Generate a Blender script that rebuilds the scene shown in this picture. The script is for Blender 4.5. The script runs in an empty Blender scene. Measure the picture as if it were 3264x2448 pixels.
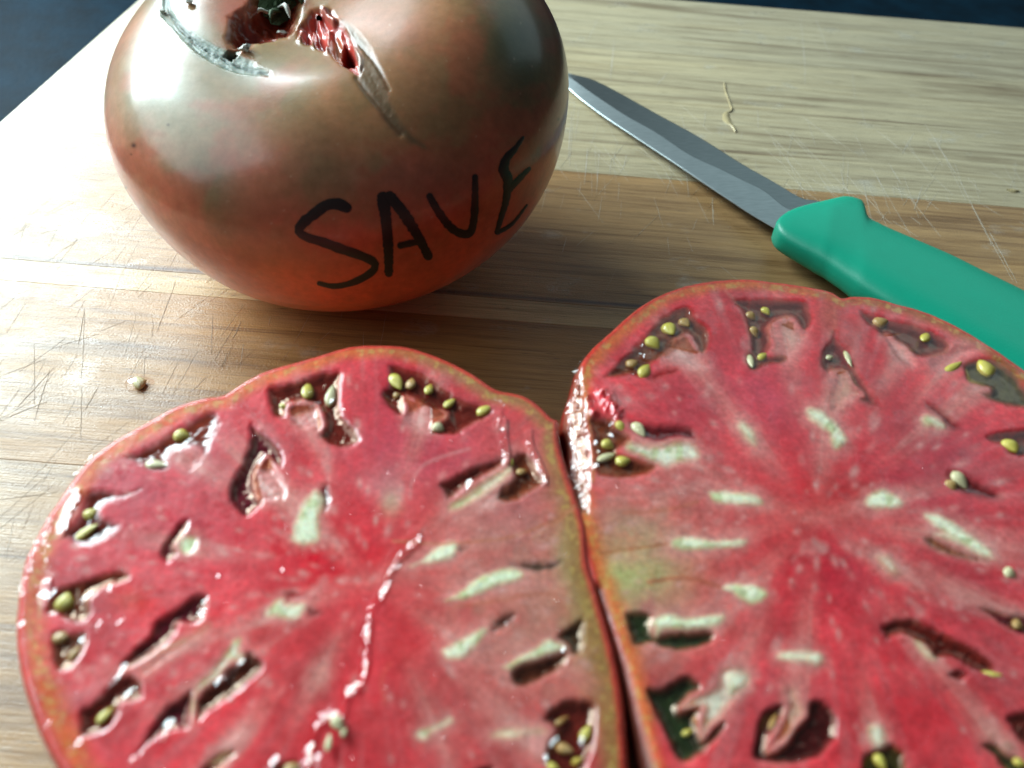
import bpy, bmesh, math, random
import numpy as np
from mathutils import Vector, Matrix
from mathutils.bvhtree import BVHTree
S = bpy.context.scene
COL = S.collection
random.seed(7)
RNG = np.random.default_rng(11)

# ------------------------------------------------------------------ camera
F, CX, CY = 2716.0, 1632.0, 1224.0          # focal length and centre of the photograph in its pixels
CAM_H, PITCH, ROLL = 0.13, math.radians(47), math.radians(4.6)
_fw = np.array([0, math.cos(PITCH), -math.sin(PITCH)]); _rt = np.array([1., 0, 0]); _up = np.cross(_rt, _fw)
CR = math.cos(ROLL)*_rt + math.sin(ROLL)*_up
CU = -math.sin(ROLL)*_rt + math.cos(ROLL)*_up
CW = _fw
CC = np.array([0, 0, CAM_H])
cam_d = bpy.data.cameras.new('camera'); cam = bpy.data.objects.new('camera', cam_d); COL.objects.link(cam)
m = Matrix.Identity(4)
for i in range(3):
    m[i][0], m[i][1], m[i][2], m[i][3] = CR[i], CU[i], -CW[i], CC[i]
cam.matrix_world = m
cam_d.sensor_width = 36; cam_d.lens = F/3264*36
cam_d.clip_start = 0.005; cam_d.clip_end = 50
cam_d.dof.use_dof = True; cam_d.dof.focus_distance = 0.185; cam_d.dof.aperture_fstop = 17
S.camera = cam

# ------------------------------------------------------------------ light: one window behind on the left, plus two added fill lamps
W = bpy.data.worlds.new('World'); S.world = W; W.use_nodes = True
bg = W.node_tree.nodes['Background']
bg.inputs[0].default_value = (0.62, 0.74, 0.82, 1); bg.inputs[1].default_value = 0.08
def area(name, loc, target, sx, sy, power, col):
    d = bpy.data.lights.new(name, 'AREA'); d.shape = 'RECTANGLE'; d.size = sx; d.size_y = sy
    d.energy = power; d.color = col
    o = bpy.data.objects.new(name, d); COL.objects.link(o); o.location = loc
    o.rotation_euler = (Vector(target)-Vector(loc)).to_track_quat('-Z', 'Y').to_euler()
    return o
area('window_light', (-0.43, 0.43, 0.29), (-0.04, 0.14, 0.0), 0.40, 0.28, 7.9, (0.80, 0.96, 1.0))
area('wide_fill_light', (-0.75, 0.12, 0.50), (-0.10, 0.15, 0.0), 0.8, 0.6, 5.2, (0.78, 0.95, 1.0))  # added fill from the left, stands for no second window
area('dim_fill_light', (0.50, 0.95, 0.66), (0.05, 0.12, 0.0), 0.9, 0.6, 1.2, (0.72, 0.95, 1.0))  # added weak fill from behind, brightens blade and handle
S.view_settings.view_transform = 'Standard'; S.view_settings.look = 'None'
S.view_settings.exposure = 0.0; S.view_settings.gamma = 1.0
S.cycles.use_denoising = True
S.cycles.max_bounces = 8; S.cycles.transparent_max_bounces = 12
S.cycles.caustics_reflective = False; S.cycles.caustics_refractive = False

# ------------------------------------------------------------------ helpers
def ray(q):
    q = np.asarray(q, float)
    return ((q[..., 0]-CX)/F)[..., None]*CR - ((q[..., 1]-CY)/F)[..., None]*CU + CW
def on_z(q, z):
    d = ray(q); t = (z-CC[2])/d[..., 2]
    return CC + d*t[..., None]
def proj(p):
    d = p-CC; w = d@CW
    return np.stack([CX+F*(d@CR)/w, CY-F*(d@CU)/w], -1)
CROPS = dict(A=(0, 1000, .4521), B=(1000, 1000, .4521), C=(0, 1698, .4521), D=(1000, 1698, .4521),
             E=(1750, 850, .33906), F=(2264, 850, .4521), G=(1800, 1698, .4521), H=(2264, 1698, .4521),
             T=(280, 0, .36166), U=(1000, 0, .40687), V=(280, 400, .72333), X=(850, 0, .20344), K=(1750, 150, .68475),
             Z=(0, 0, 1.47559), N=(0, 0, 1.0), Y=(1800, 1250, .27125), Q=(2764, 1200, .22604))
def P(s):
    """'A 1,2 3,4 B 5,6' -> traced points"""
    out = []; k = 'N'
    for t in s.split():
        if t[0].isalpha(): k = t[0]; t = t[1:]
        if not t: continue
        x, y = t.split(','); ox, oy, sc = CROPS[k]
        out.append((ox+float(x)*sc, oy+float(y)*sc))
    return np.array(out)
def lin(c):
    c = np.array([int(c[i:i+2], 16) for i in (0, 2, 4)])/255.0
    return np.where(c <= .04045, c/12.92, ((c+.055)/1.055)**2.4)
def sd_poly(q, poly):
    """signed distance, positive inside"""
    n = len(poly); d = np.full(len(q), 1e18); ins = np.zeros(len(q), bool)
    for i in range(n):
        a = poly[i]; b = poly[(i+1) % n]; e = b-a; w = q-a
        t = np.clip((w@e)/(e@e+1e-9), 0, 1); r = w-t[:, None]*e
        d = np.minimum(d, (r*r).sum(1))
        c1 = (a[1] > q[:, 1]) != (b[1] > q[:, 1])
        xs = a[0]+(q[:, 1]-a[1])*(b[0]-a[0])/((b[1]-a[1]) if abs(b[1]-a[1]) > 1e-9 else 1e-9)
        ins ^= c1 & (q[:, 0] < xs)
    return np.where(ins, 1, -1)*np.sqrt(d)
def sd_line(q, pl):
    d = np.full(len(q), 1e18); tt = np.zeros(len(q)); L = len(pl)-1
    for i in range(L):
        a = pl[i]; b = pl[i+1]; e = b-a; w = q-a
        t = np.clip((w@e)/(e@e+1e-9), 0, 1); r = w-t[:, None]*e; dd = (r*r).sum(1)
        mk = dd < d; d[mk] = dd[mk]; tt[mk] = (i+t[mk])/L
    return np.sqrt(d), tt
def sm(x, a, b):
    t = np.clip((x-a)/(b-a), 0, 1); return t*t*(3-2*t)
_g = np.random.default_rng(3).random((256, 256))
def vnoise(x, y, seed=0):
    x = x+seed*17.3; y = y+seed*31.7
    xi = np.floor(x).astype(int); yi = np.floor(y).astype(int); fx = x-xi; fy = y-yi
    fx = fx*fx*(3-2*fx); fy = fy*fy*(3-2*fy)
    g = lambda i, j: _g[(xi+i) % 256, (yi+j) % 256]
    return (g(0, 0)*(1-fx)+g(1, 0)*fx)*(1-fy)+(g(0, 1)*(1-fx)+g(1, 1)*fx)*fy
def fbm(x, y, o=4, seed=0):
    s = 0; a = .5
    for k in range(o): s = s+a*vnoise(x*2**k, y*2**k, seed+k*5); a *= .5
    return s/(1-.5**o)
def smooth_closed(p, n):
    p = np.asarray(p); d = np.r_[0, np.cumsum(np.linalg.norm(np.diff(np.r_[p, p[:1]], axis=0), axis=1))]
    u = np.linspace(0, d[-1], n, endpoint=False)
    k = len(p); i = np.searchsorted(d, u, side='right')-1; t = ((u-d[i])/(d[i+1]-d[i]))[:, None]
    a, b, c, e = p[(i-1) % k], p[i % k], p[(i+1) % k], p[(i+2) % k]
    return .5*((2*b)+(c-a)*t+(2*a-5*b+4*c-e)*t*t+(3*b-a-3*c+e)*t**3)
def smooth_open(p, n):
    p = np.asarray(p, float); d = np.r_[0, np.cumsum(np.linalg.norm(np.diff(p, axis=0), axis=1))]
    u = np.linspace(0, d[-1], n); k = len(p)
    i = np.clip(np.searchsorted(d, u, side='right')-1, 0, k-2); t = ((u-d[i])/(d[i+1]-d[i]))[:, None]
    q = lambda j: p[np.clip(j, 0, k-1)]
    a, b, c, e = q(i-1), q(i), q(i+1), q(i+2)
    return .5*((2*b)+(c-a)*t+(2*a-5*b+4*c-e)*t*t+(3*b-a-3*c+e)*t**3)

def mesh(name, v, f, mat, parent=None, smooth=True, attrs=None):
    """v (n,3) array, f (m,3|4) int array or list of lists"""
    me = bpy.data.meshes.new(name)
    if isinstance(f, np.ndarray):
        n, k = f.shape
        me.vertices.add(len(v)); me.vertices.foreach_set('co', np.asarray(v, np.float32).ravel())
        me.loops.add(n*k); me.loops.foreach_set('vertex_index', f.astype(np.int32).ravel())
        me.polygons.add(n); me.polygons.foreach_set('loop_start', np.arange(0, n*k, k, dtype=np.int32))
        me.update(calc_edges=True)
    else:
        me.from_pydata([tuple(x) for x in v], [], f); me.update()
    me.validate()
    me.polygons.foreach_set('use_smooth', np.full(len(me.polygons), smooth))
    for an, (ty, arr) in (attrs or {}).items():
        a = me.attributes.new(an, ty, 'POINT')
        if ty == 'FLOAT_COLOR':
            c = np.ones((len(v), 4), np.float32); c[:, :3] = arr; a.data.foreach_set('color', c.ravel())
        else: a.data.foreach_set('value', np.asarray(arr, np.float32))
    me.materials.append(mat)
    o = bpy.data.objects.new(name, me); COL.objects.link(o)
    if parent is not None: o.parent = parent
    return o
def tag(o, label=None, cat=None, group=None, kind=None):
    for k, x in (('label', label), ('category', cat), ('group', group), ('kind', kind)):
        if x: o[k] = x
    return o
def thing(name, label, cat, loc=(0, 0, 0), group=None):
    o = bpy.data.objects.new(name, None); COL.objects.link(o); o.location = loc; o.empty_display_size = .01
    bpy.context.view_layer.update()
    return tag(o, label, cat, group)
def adopt(o, parent):
    o.parent = parent; o.matrix_parent_inverse = Matrix.Translation(-Vector(parent.location)); return o
def grid_faces(nr, nc, wrap=True):
    i = np.arange(nr-1)[:, None]; j = np.arange(nc if wrap else nc-1)[None, :]
    a = i*nc+j; b = i*nc+(j+1) % nc
    return np.stack([a, b, b+nc, a+nc], -1).reshape(-1, 4)

# node helpers
def mat(name):
    x = bpy.data.materials.new(name); x.use_nodes = True
    nt = x.node_tree; return x, nt, nt.nodes['Principled BSDF'], nt.nodes['Material Output']
def N(nt, ty, **kw):
    n = nt.nodes.new(ty)
    for k, x in kw.items():
        if k.startswith('i_'):
            key = k[2:]; n.inputs[int(key) if key.isdigit() else key].default_value = x
        else: setattr(n, k, x)
    return n
def L(nt, a, b): nt.links.new(a, b)
def noise(nt, vec, scale, detail=4, rough=.55, dist=0.):
    n = N(nt, 'ShaderNodeTexNoise'); n.inputs['Scale'].default_value = scale; n.inputs['Detail'].default_value = detail
    n.inputs['Roughness'].default_value = rough; n.inputs['Distortion'].default_value = dist
    if vec is not None: L(nt, vec, n.inputs['Vector'])
    return n.outputs['Fac']
def mapping(nt, vec, scale=(1, 1, 1), rot=(0, 0, 0)):
    n = N(nt, 'ShaderNodeMapping'); n.inputs['Scale'].default_value = scale; n.inputs['Rotation'].default_value = rot
    L(nt, vec, n.inputs['Vector']); return n.outputs[0]
def ramp(nt, fac, stops):
    n = N(nt, 'ShaderNodeValToRGB'); L(nt, fac, n.inputs[0]); e = n.color_ramp.elements
    while len(e) < len(stops): e.new(.5)
    for k, (p, c) in enumerate(stops):
        e[k].position = p; e[k].color = (*c, 1) if len(c) == 3 else c
    return n.outputs[0]
def mix(nt, fac, a, b, mode='MIX'):
    n = N(nt, 'ShaderNodeMix', data_type='RGBA', blend_type=mode)
    for s, x in ((n.inputs[0], fac), (n.inputs[6], a), (n.inputs[7], b)):
        if hasattr(x, 'is_output'): L(nt, x, s)
        else: s.default_value = x if not isinstance(x, tuple) or len(x) == 4 else (*x, 1)
    return n.outputs[2]
def math_(nt, op, a, b=0., c=None):
    n = N(nt, 'ShaderNodeMath', operation=op)
    for s, x in zip(n.inputs, (a, b, c)):
        if x is None: continue
        if hasattr(x, 'is_output'): L(nt, x, s)
        else: s.default_value = x
    return n.outputs[0]
def bump(nt, h, strength, dist, bsdf):
    n = N(nt, 'ShaderNodeBump'); n.inputs['Strength'].default_value = strength; n.inputs['Distance'].default_value = dist
    L(nt, h, n.inputs['Height']); L(nt, n.outputs[0], bsdf.inputs['Normal']); return n
def objco(nt): return N(nt, 'ShaderNodeTexCoord').outputs['Object']
def attr(nt, name): return N(nt, 'ShaderNodeAttribute', attribute_name=name)

# ------------------------------------------------------------------ materials
def make_wood():
    x, nt, b, _ = mat('oiled teak'); co = objco(nt)
    tone = N(nt, 'ShaderNodeObjectInfo').outputs['Color']
    broad = noise(nt, mapping(nt, co, (9, 160, 1)), 1.0, 5, .6, .8)
    mid = noise(nt, mapping(nt, co, (22, 620, 1)), 1.0, 4, .6, .4)
    fine = noise(nt, mapping(nt, co, (110, 2600, 1)), 1.0, 3, .6)
    pore = noise(nt, mapping(nt, co, (160, 2300, 1)), 1.0, 2, .5)
    c = mix(nt, 1.0, tone, ramp(nt, broad, [(.28, (.52, .45, .40)), (.48, (1, 1, 1)), (.74, (1.18, 1.16, 1.10))]), 'MULTIPLY')
    c = mix(nt, 1.0, c, ramp(nt, mid, [(.28, (.66, .60, .54)), (.52, (1.03, 1.03, 1.02)), (.8, (1.08, 1.07, 1.04))]), 'MULTIPLY')
    c = mix(nt, 1.0, c, ramp(nt, fine, [(.3, (.80, .78, .75)), (.6, (1.06, 1.06, 1.05))]), 'MULTIPLY')
    c = mix(nt, ramp(nt, pore, [(.24, (.8, .8, .8)), (.33, (0, 0, 0))]), c, (.045, .026, .018))
    blot = noise(nt, mapping(nt, co, (60, 90, 1)), 1.0, 4, .6)
    c = mix(nt, ramp(nt, blot, [(.60, (0, 0, 0)), (.70, (.28, .28, .28))]), c, (.50, .50, .46))
    sy = N(nt, 'ShaderNodeSeparateXYZ'); L(nt, co, sy.inputs[0])
    wob = math_(nt, 'MULTIPLY_ADD', noise(nt, mapping(nt, co, (12, 1, 1)), 1.0, 2), .0022, -.0011)
    off = math_(nt, 'ABSOLUTE', math_(nt, 'ADD', math_(nt, 'SUBTRACT', sy.outputs['Y'], .1487), wob))
    streak = math_(nt, 'MULTIPLY', ramp(nt, math_(nt, 'MULTIPLY', off, 500.), [(.10, (.9,)*3), (.55, (0,)*3)]), ramp(nt, noise(nt, mapping(nt, co, (20, 300, 1)), 1.0, 3), [(.35, (.35,)*3), (.6, (1,)*3)]))
    c = mix(nt, streak, c, (.10, .06, .055))
    line = noise(nt, mapping(nt, co, (7, 330, 1)), 1.0, 3, .55, .3)
    c = mix(nt, ramp(nt, line, [(.27, (.75,)*3), (.36, (0,)*3)]), c, mix(nt, 1.0, c, (.34, .26, .22), 'MULTIPLY'))
    # window sheen painted pale at the left end; oiled and honey coloured elsewhere
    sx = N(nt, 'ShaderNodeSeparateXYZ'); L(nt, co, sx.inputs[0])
    sheen_mask = math_(nt, 'ADD', sx.outputs['X'], math_(nt, 'MULTIPLY', noise(nt, mapping(nt, co, (14, 60, 1)), 1.0, 5, .65), .12))  # mask of that painted sheen, fading to the right
    c = mix(nt, ramp(nt, math_(nt, 'MULTIPLY_ADD', sheen_mask, 5., .6), [(.22, (.28,)*3), (.62, (0,)*3)]), c, (.62, .57, .47))
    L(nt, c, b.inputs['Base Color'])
    r = ramp(nt, noise(nt, mapping(nt, co, (70, 150, 1)), 1.0, 4), [(.3, (.30,)*3), (.7, (.50,)*3)])
    r = mix(nt, ramp(nt, blot, [(.58, (0, 0, 0)), (.68, (.8, .8, .8))]), r, (.16, .16, .16))
    L(nt, r, b.inputs['Roughness'])
    b.inputs['Specular IOR Level'].default_value = .62
    h = math_(nt, 'ADD', math_(nt, 'MULTIPLY', mid, .6), math_(nt, 'ADD', fine, math_(nt, 'MULTIPLY', noise(nt, co, 2200, 2), .55)))
    bump(nt, h, .55, .00025, b)
    return x
def make_plain(name, col, rough, spec=.5, coat=0., bump_scale=0, bump_d=0., var=.12, metal=0.):
    x, nt, b, _ = mat(name); co = objco(nt)
    f = noise(nt, co, 260, 4)
    c = mix(nt, f, tuple(v*(1-var) for v in col), tuple(min(1, v*(1+var)) for v in col))
    L(nt, c, b.inputs['Base Color']); b.inputs['Roughness'].default_value = rough
    b.inputs['Specular IOR Level'].default_value = spec; b.inputs['Coat Weight'].default_value = coat
    b.inputs['Coat Roughness'].default_value = .06; b.inputs['Metallic'].default_value = metal
    if bump_scale: bump(nt, noise(nt, co, bump_scale, 3), .6, bump_d, b)
    return x
def make_flesh():
    x, nt, b, _ = mat('wet tomato flesh'); co = objco(nt)
    col = attr(nt, 'tint').outputs['Color']; wet = attr(nt, 'wet').outputs['Fac']
    n1 = noise(nt, co, 1500, 3, .6); n2 = noise(nt, co, 420, 4, .6)
    c = mix(nt, 1.0, col, ramp(nt, n1, [(.25, (.80, .78, .78)), (.75, (1.22, 1.24, 1.24))]), 'MULTIPLY')
    c = mix(nt, 1.0, c, ramp(nt, n2, [(.3, (.86, .84, .84)), (.7, (1.14, 1.16, 1.16))]), 'MULTIPLY')
    L(nt, c, b.inputs['Base Color'])
    L(nt, math_(nt, 'MULTIPLY_ADD', wet, -.32, .42), b.inputs['Roughness'])
    b.inputs['Coat Weight'].default_value = .4; b.inputs['Coat Roughness'].default_value = .13
    b.inputs['Subsurface Weight'].default_value = .55; b.inputs['Subsurface Radius'].default_value = (1, .38, .28)
    b.inputs['Subsurface Scale'].default_value = .0018
    L(nt, math_(nt, 'MULTIPLY_ADD', wet, .65, .2), b.inputs['Specular IOR Level'])
    h = math_(nt, 'ADD', noise(nt, co, 900, 3, .6), math_(nt, 'MULTIPLY', noise(nt, co, 3000, 2), .3))
    bn = bump(nt, h, .28, .00016, b)
    L(nt, bn.outputs[0], b.inputs['Coat Normal'])
    return x
def make_skin(name, rough, coat):
    x, nt, b, _ = mat(name); co = objco(nt)
    col = attr(nt, 'tint').outputs['Color']; wet = attr(nt, 'wet').outputs['Fac']
    n1 = noise(nt, co, 500, 5, .65); n2 = noise(nt, co, 90, 4, .6, .5)
    c = mix(nt, 1.0, col, ramp(nt, n1, [(.3, (.86, .86, .84)), (.7, (1.12, 1.12, 1.14))]), 'MULTIPLY')
    c = mix(nt, 1.0, c, ramp(nt, n2, [(.3, (.82, .90, .86)), (.7, (1.14, 1.06, 1.06))]), 'MULTIPLY')
    L(nt, c, b.inputs['Base Color'])
    L(nt, math_(nt, 'MULTIPLY_ADD', wet, -(rough-.1), rough), b.inputs['Roughness'])
    b.inputs['Specular IOR Level'].default_value = .28
    L(nt, math_(nt, 'MULTIPLY_ADD', wet, coat, coat), b.inputs['Coat Weight']); b.inputs['Coat Roughness'].default_value = .17
    b.inputs['Subsurface Weight'].default_value = .3; b.inputs['Subsurface Radius'].default_value = (1, .3, .15)
    b.inputs['Subsurface Scale'].default_value = .0015
    bump(nt, math_(nt, 'ADD', noise(nt, co, 1600, 3), noise(nt, co, 300, 3)), .12, .0002, b)
    return x
def make_gel(name, tint, bscale=500, bd=.0004, bs=.5, ior=1.36):
    x, nt, b, out = mat(name); nt.nodes.remove(b); co = objco(nt)
    tr = N(nt, 'ShaderNodeBsdfTransparent'); tr.inputs[0].default_value = (*tint, 1)
    gl = N(nt, 'ShaderNodeBsdfGlossy'); gl.inputs[0].default_value = (1, 1, 1, 1); gl.inputs['Roughness'].default_value = .07
    fr = N(nt, 'ShaderNodeFresnel'); fr.inputs['IOR'].default_value = ior
    bp = N(nt, 'ShaderNodeBump'); bp.inputs['Strength'].default_value = bs; bp.inputs['Distance'].default_value = bd
    L(nt, noise(nt, co, bscale, 2), bp.inputs['Height'])
    L(nt, bp.outputs[0], gl.inputs['Normal']); L(nt, bp.outputs[0], fr.inputs['Normal'])
    mx = N(nt, 'ShaderNodeMixShader'); gb = N(nt, 'ShaderNodeNewGeometry').outputs['Backfacing']
    L(nt, math_(nt, 'MULTIPLY', fr.outputs[0], math_(nt, 'SUBTRACT', 1., gb)), mx.inputs[0]); L(nt, tr.outputs[0], mx.inputs[1]); L(nt, gl.outputs[0], mx.inputs[2])
    L(nt, mx.outputs[0], out.inputs[0])
    return x
def make_table():
    x, nt, b, _ = mat('dark blue worktop'); co = objco(nt)
    f = noise(nt, co, 60, 5, .65)
    L(nt, ramp(nt, f, [(.3, (.001, .006, .011)), (.7, (.002, .018, .034))]), b.inputs['Base Color'])
    b.inputs['Roughness'].default_value = .5; b.inputs['Specular IOR Level'].default_value = .03
    bump(nt, noise(nt, co, 500, 3), .3, .0004, b)
    return x
def make_steel(name, ro, k):
    x, nt, b, _ = mat(name); co = objco(nt)
    f = noise(nt, mapping(nt, co, (300, 2500, 300), (0, 0, math.radians(-32))), 1., 3)
    L(nt, ramp(nt, f, [(.3, (.30*k, .345*k, .35*k)), (.7, (.38*k, .425*k, .43*k))]), b.inputs['Base Color'])
    b.inputs['Metallic'].default_value = 1; b.inputs['Roughness'].default_value = ro
    bump(nt, f, .1, .0001, b)
    return x
M_WOOD = make_wood(); M_FLESH = make_flesh(); M_SKIN = make_skin('tomato skin', .30, .45); M_CUTSKIN = make_skin('cut tomato skin', .25, .4)
M_GEL = make_gel('locule gel', (.90, .80, .70), 420, .0004, .28, 1.45); M_JUICE = make_gel('clear juice', (.97, .93, .90), 900, .0003, .15, 1.6)
M_TABLE = make_table(); M_STEEL = make_steel('brushed steel', .46, 1.3); M_STEELD = make_steel('ground steel', .38, .78)
M_HANDLE = make_plain('green plastic handle', (.003, .36, .22), .42, .5, 0, 1800, .00006, .05)
M_INK = make_plain('black marker ink', (.018, .011, .010), .36, .45, 0, 900, .00005, .75)
M_SEEDC = make_plain('cream seed', (.68, .62, .34), .28, .5, .6, 2500, .0001)
M_SEEDG = make_plain('yellow green seed', (.66, .56, .09), .25, .5, .7, 2500, .0001)
M_SEEDO = make_plain('amber seed', (.50, .30, .09), .28, .5, .6, 2500, .0001)
M_STEM = make_plain('dried stem', (.07, .11, .055), .7, .3, 0, 1500, .0005, .6)
M_FLAKE = make_plain('pale torn skin', (.55, .55, .48), .5, .4, .2, 1500, .0003)
M_SCRAP = make_plain('dried tomato scrap', (.42, .34, .18), .5, .4, .3, 1200, .0004, .3)
M_MARK = make_plain('pale scored wood', (.60, .56, .47), .55, .4)
M_DMARK = make_plain('dark scored wood', (.33, .235, .15), .6, .3)

# ------------------------------------------------------------------ worktop and cutting board
tb = bmesh.new(); bmesh.ops.create_grid(tb, x_segments=8, y_segments=8, size=1.0)
me = bpy.data.meshes.new('worktop'); tb.to_mesh(me); tb.free(); me.materials.append(M_TABLE)
worktop = bpy.data.objects.new('worktop', me); COL.objects.link(worktop); worktop.location = (0, .2, -.019); tag(worktop, kind='structure')

board = thing('cutting_board', 'wooden cutting board of glued planks with fine knife scratches', 'cutting board', (0, .12, -.018))
def left_x(y): return -.146+.11*(y-.204)
def plank(y0, y1, tone):
    g = .00001; y0 += g; y1 -= g; xr = .30; zt, zb = 0., -.018; bv = .00008
    nx = 2
    pts = lambda i, z: [(left_x(y0+i)+i, y0+i, z), (xr-i, y0+i, z), (xr-i, y1-i, z), (left_x(y1-i)+i, y1-i, z)]
    v = pts(0, zb)+pts(0, zt-bv)+pts(bv, zt)
    f = [[3, 2, 1, 0]]
    for k in (0, 4): f += [[k+i, k+(i+1) % 4, k+4+(i+1) % 4, k+4+i] for i in range(4)]
    f.append([8, 9, 10, 11])
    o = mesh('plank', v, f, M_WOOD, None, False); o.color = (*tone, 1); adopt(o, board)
for y0, y1, t in [(.2765, .3205, (.44, .385, .26)), (.2022, .2765, (.46, .395, .255)), (.1478, .2022, (.375, .225, .098)),
                  (.1405, .1478, (.56, .40, .20)), (.092, .1405, (.37, .195, .066)), (.035, .092, (.38, .225, .10)), (-.04, .035, (.37, .24, .12))]:
    plank(y0, y1, t)
# knife scores: thin slivers of raised, frayed wood lying on the boards
def scores(name, lines, material):
    v, f = [], []
    for (x0, y0, x1, y1, w) in lines:
        a = np.array([x0, y0]); b = np.array([x1, y1]); d = b-a; ln = np.hypot(*d); d /= ln; nrm = np.array([-d[1], d[0]])
        n = 7; k0 = len(v)
        for i in range(n):
            t = i/(n-1); c = a+d*ln*t+nrm*random.uniform(-.00008, .00008); ww = w*math.sin(math.pi*min(max(t, .06), .94))**.5*random.uniform(.5, 1)
            z = .00005
            v += [(*(c-nrm*ww), z), (*c, z+.00003), (*(c+nrm*ww), z)]
        for i in range(n-1):
            j = k0+3*i; f += [[j, j+3, j+4, j+1], [j+1, j+4, j+5, j+2]]
    o = mesh(name, v, f, material); adopt(o, board); tag(o, kind='stuff')
ls = []
def score_px(s, w=.00007):
    p = on_z(P(s), 0.); ls.append((p[0, 0], p[0, 1], p[1, 0], p[1, 1], w))
for s in ['K 300,0 285,130', 'K 120,230 95,560', 'K 105,300 88,520', 'K 140,280 120,440', 'K 1185,0 1190,90', 'K 1190,90 1192,180', 'K 1410,90 1425,250', 'K 970,290 975,380',
          'K 1040,440 1200,640', 'K 1100,390 1230,520', 'K 1130,400 1420,700', 'K 1000,380 1180,560', 'K 1380,590 1560,790', 'K 1700,400 1640,500', 'K 1830,390 1815,480',
          'K 1450,280 1480,380', 'K 1650,440 1760,570', 'K 1750,360 1900,600', 'K 1900,600 2060,920', 'K 2050,860 2180,1100', 'K 560,110 500,180', 'K 730,300 720,370',
          'K 180,470 165,640', 'K 235,480 220,690', 'K 290,520 280,600', 'K 480,560 540,640', 'K 360,500 350,560', 'K 760,700 765,830', 'K 640,580 650,700',
          'N 1905,60 1870,140', 'N 1960,120 1945,260', 'N 2550,50 2570,230', 'N 2600,60 2650,190', 'N 2300,460 2330,530', 'N 3000,480 3080,640', 'N 3090,640 3230,900',
          'K 1500,560 1580,700', 'K 1580,540 1640,640', 'K 1230,560 1330,700', 'K 1460,620 1500,800', 'K 1740,640 1700,760']:
    score_px(s, random.uniform(.00005, .00010))
for i in range(210):
    x = random.uniform(.0, .17); y = random.gauss(.196, .016); a = math.radians(random.choice([90, 90, 90, 70, 112, 120, 60])+random.gauss(0, 7)); ln = random.uniform(.003, .02)
    ls.append((x, y, x+ln*math.cos(a), y+ln*math.sin(a), random.uniform(.00002, .00005)))
for i in range(150):
    x = random.uniform(-.14, -.02); y = random.uniform(.07, .17); a = math.radians(random.choice([90, 85, 97, 65, 60])+random.gauss(0, 5)); ln = random.uniform(.002, .014)
    ls.append((x, y, x+ln*math.cos(a), y+ln*math.sin(a), random.uniform(.00002, .00004)))
scores('knife_scores', ls, M_MARK)
ls = []
for s in ['A 598,0 590,200', 'A 590,200 572,480', 'A 576,520 570,900', 'A 240,210 245,640', 'A 350,400 240,760', 'A 690,520 600,680', 'A 1500,20 1490,280', 'A 1560,380 1600,280', 'A 1640,180 1700,60',
          'A 1020,320 1010,560', 'N 560,900 500,1060', 'N 270,980 250,1100', 'N 150,1280 0,1340', 'A 380,380 120,660', 'A 0,1310 400,1260', 'A 1080,40 1070,170']:
    score_px(s, random.uniform(.00006, .00011))
for i in range(50):
    x = random.uniform(-.14, -.02); y = random.uniform(.06, .17); a = math.radians(random.choice([90, 90, 80, 60, 45])+random.gauss(0, 6)); ln = random.uniform(.002, .012)
    ls.append((x, y, x+ln*math.cos(a), y+ln*math.sin(a), random.uniform(.00002, .00005)))
scores('dark_knife_scores', ls, M_DMARK)

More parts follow.
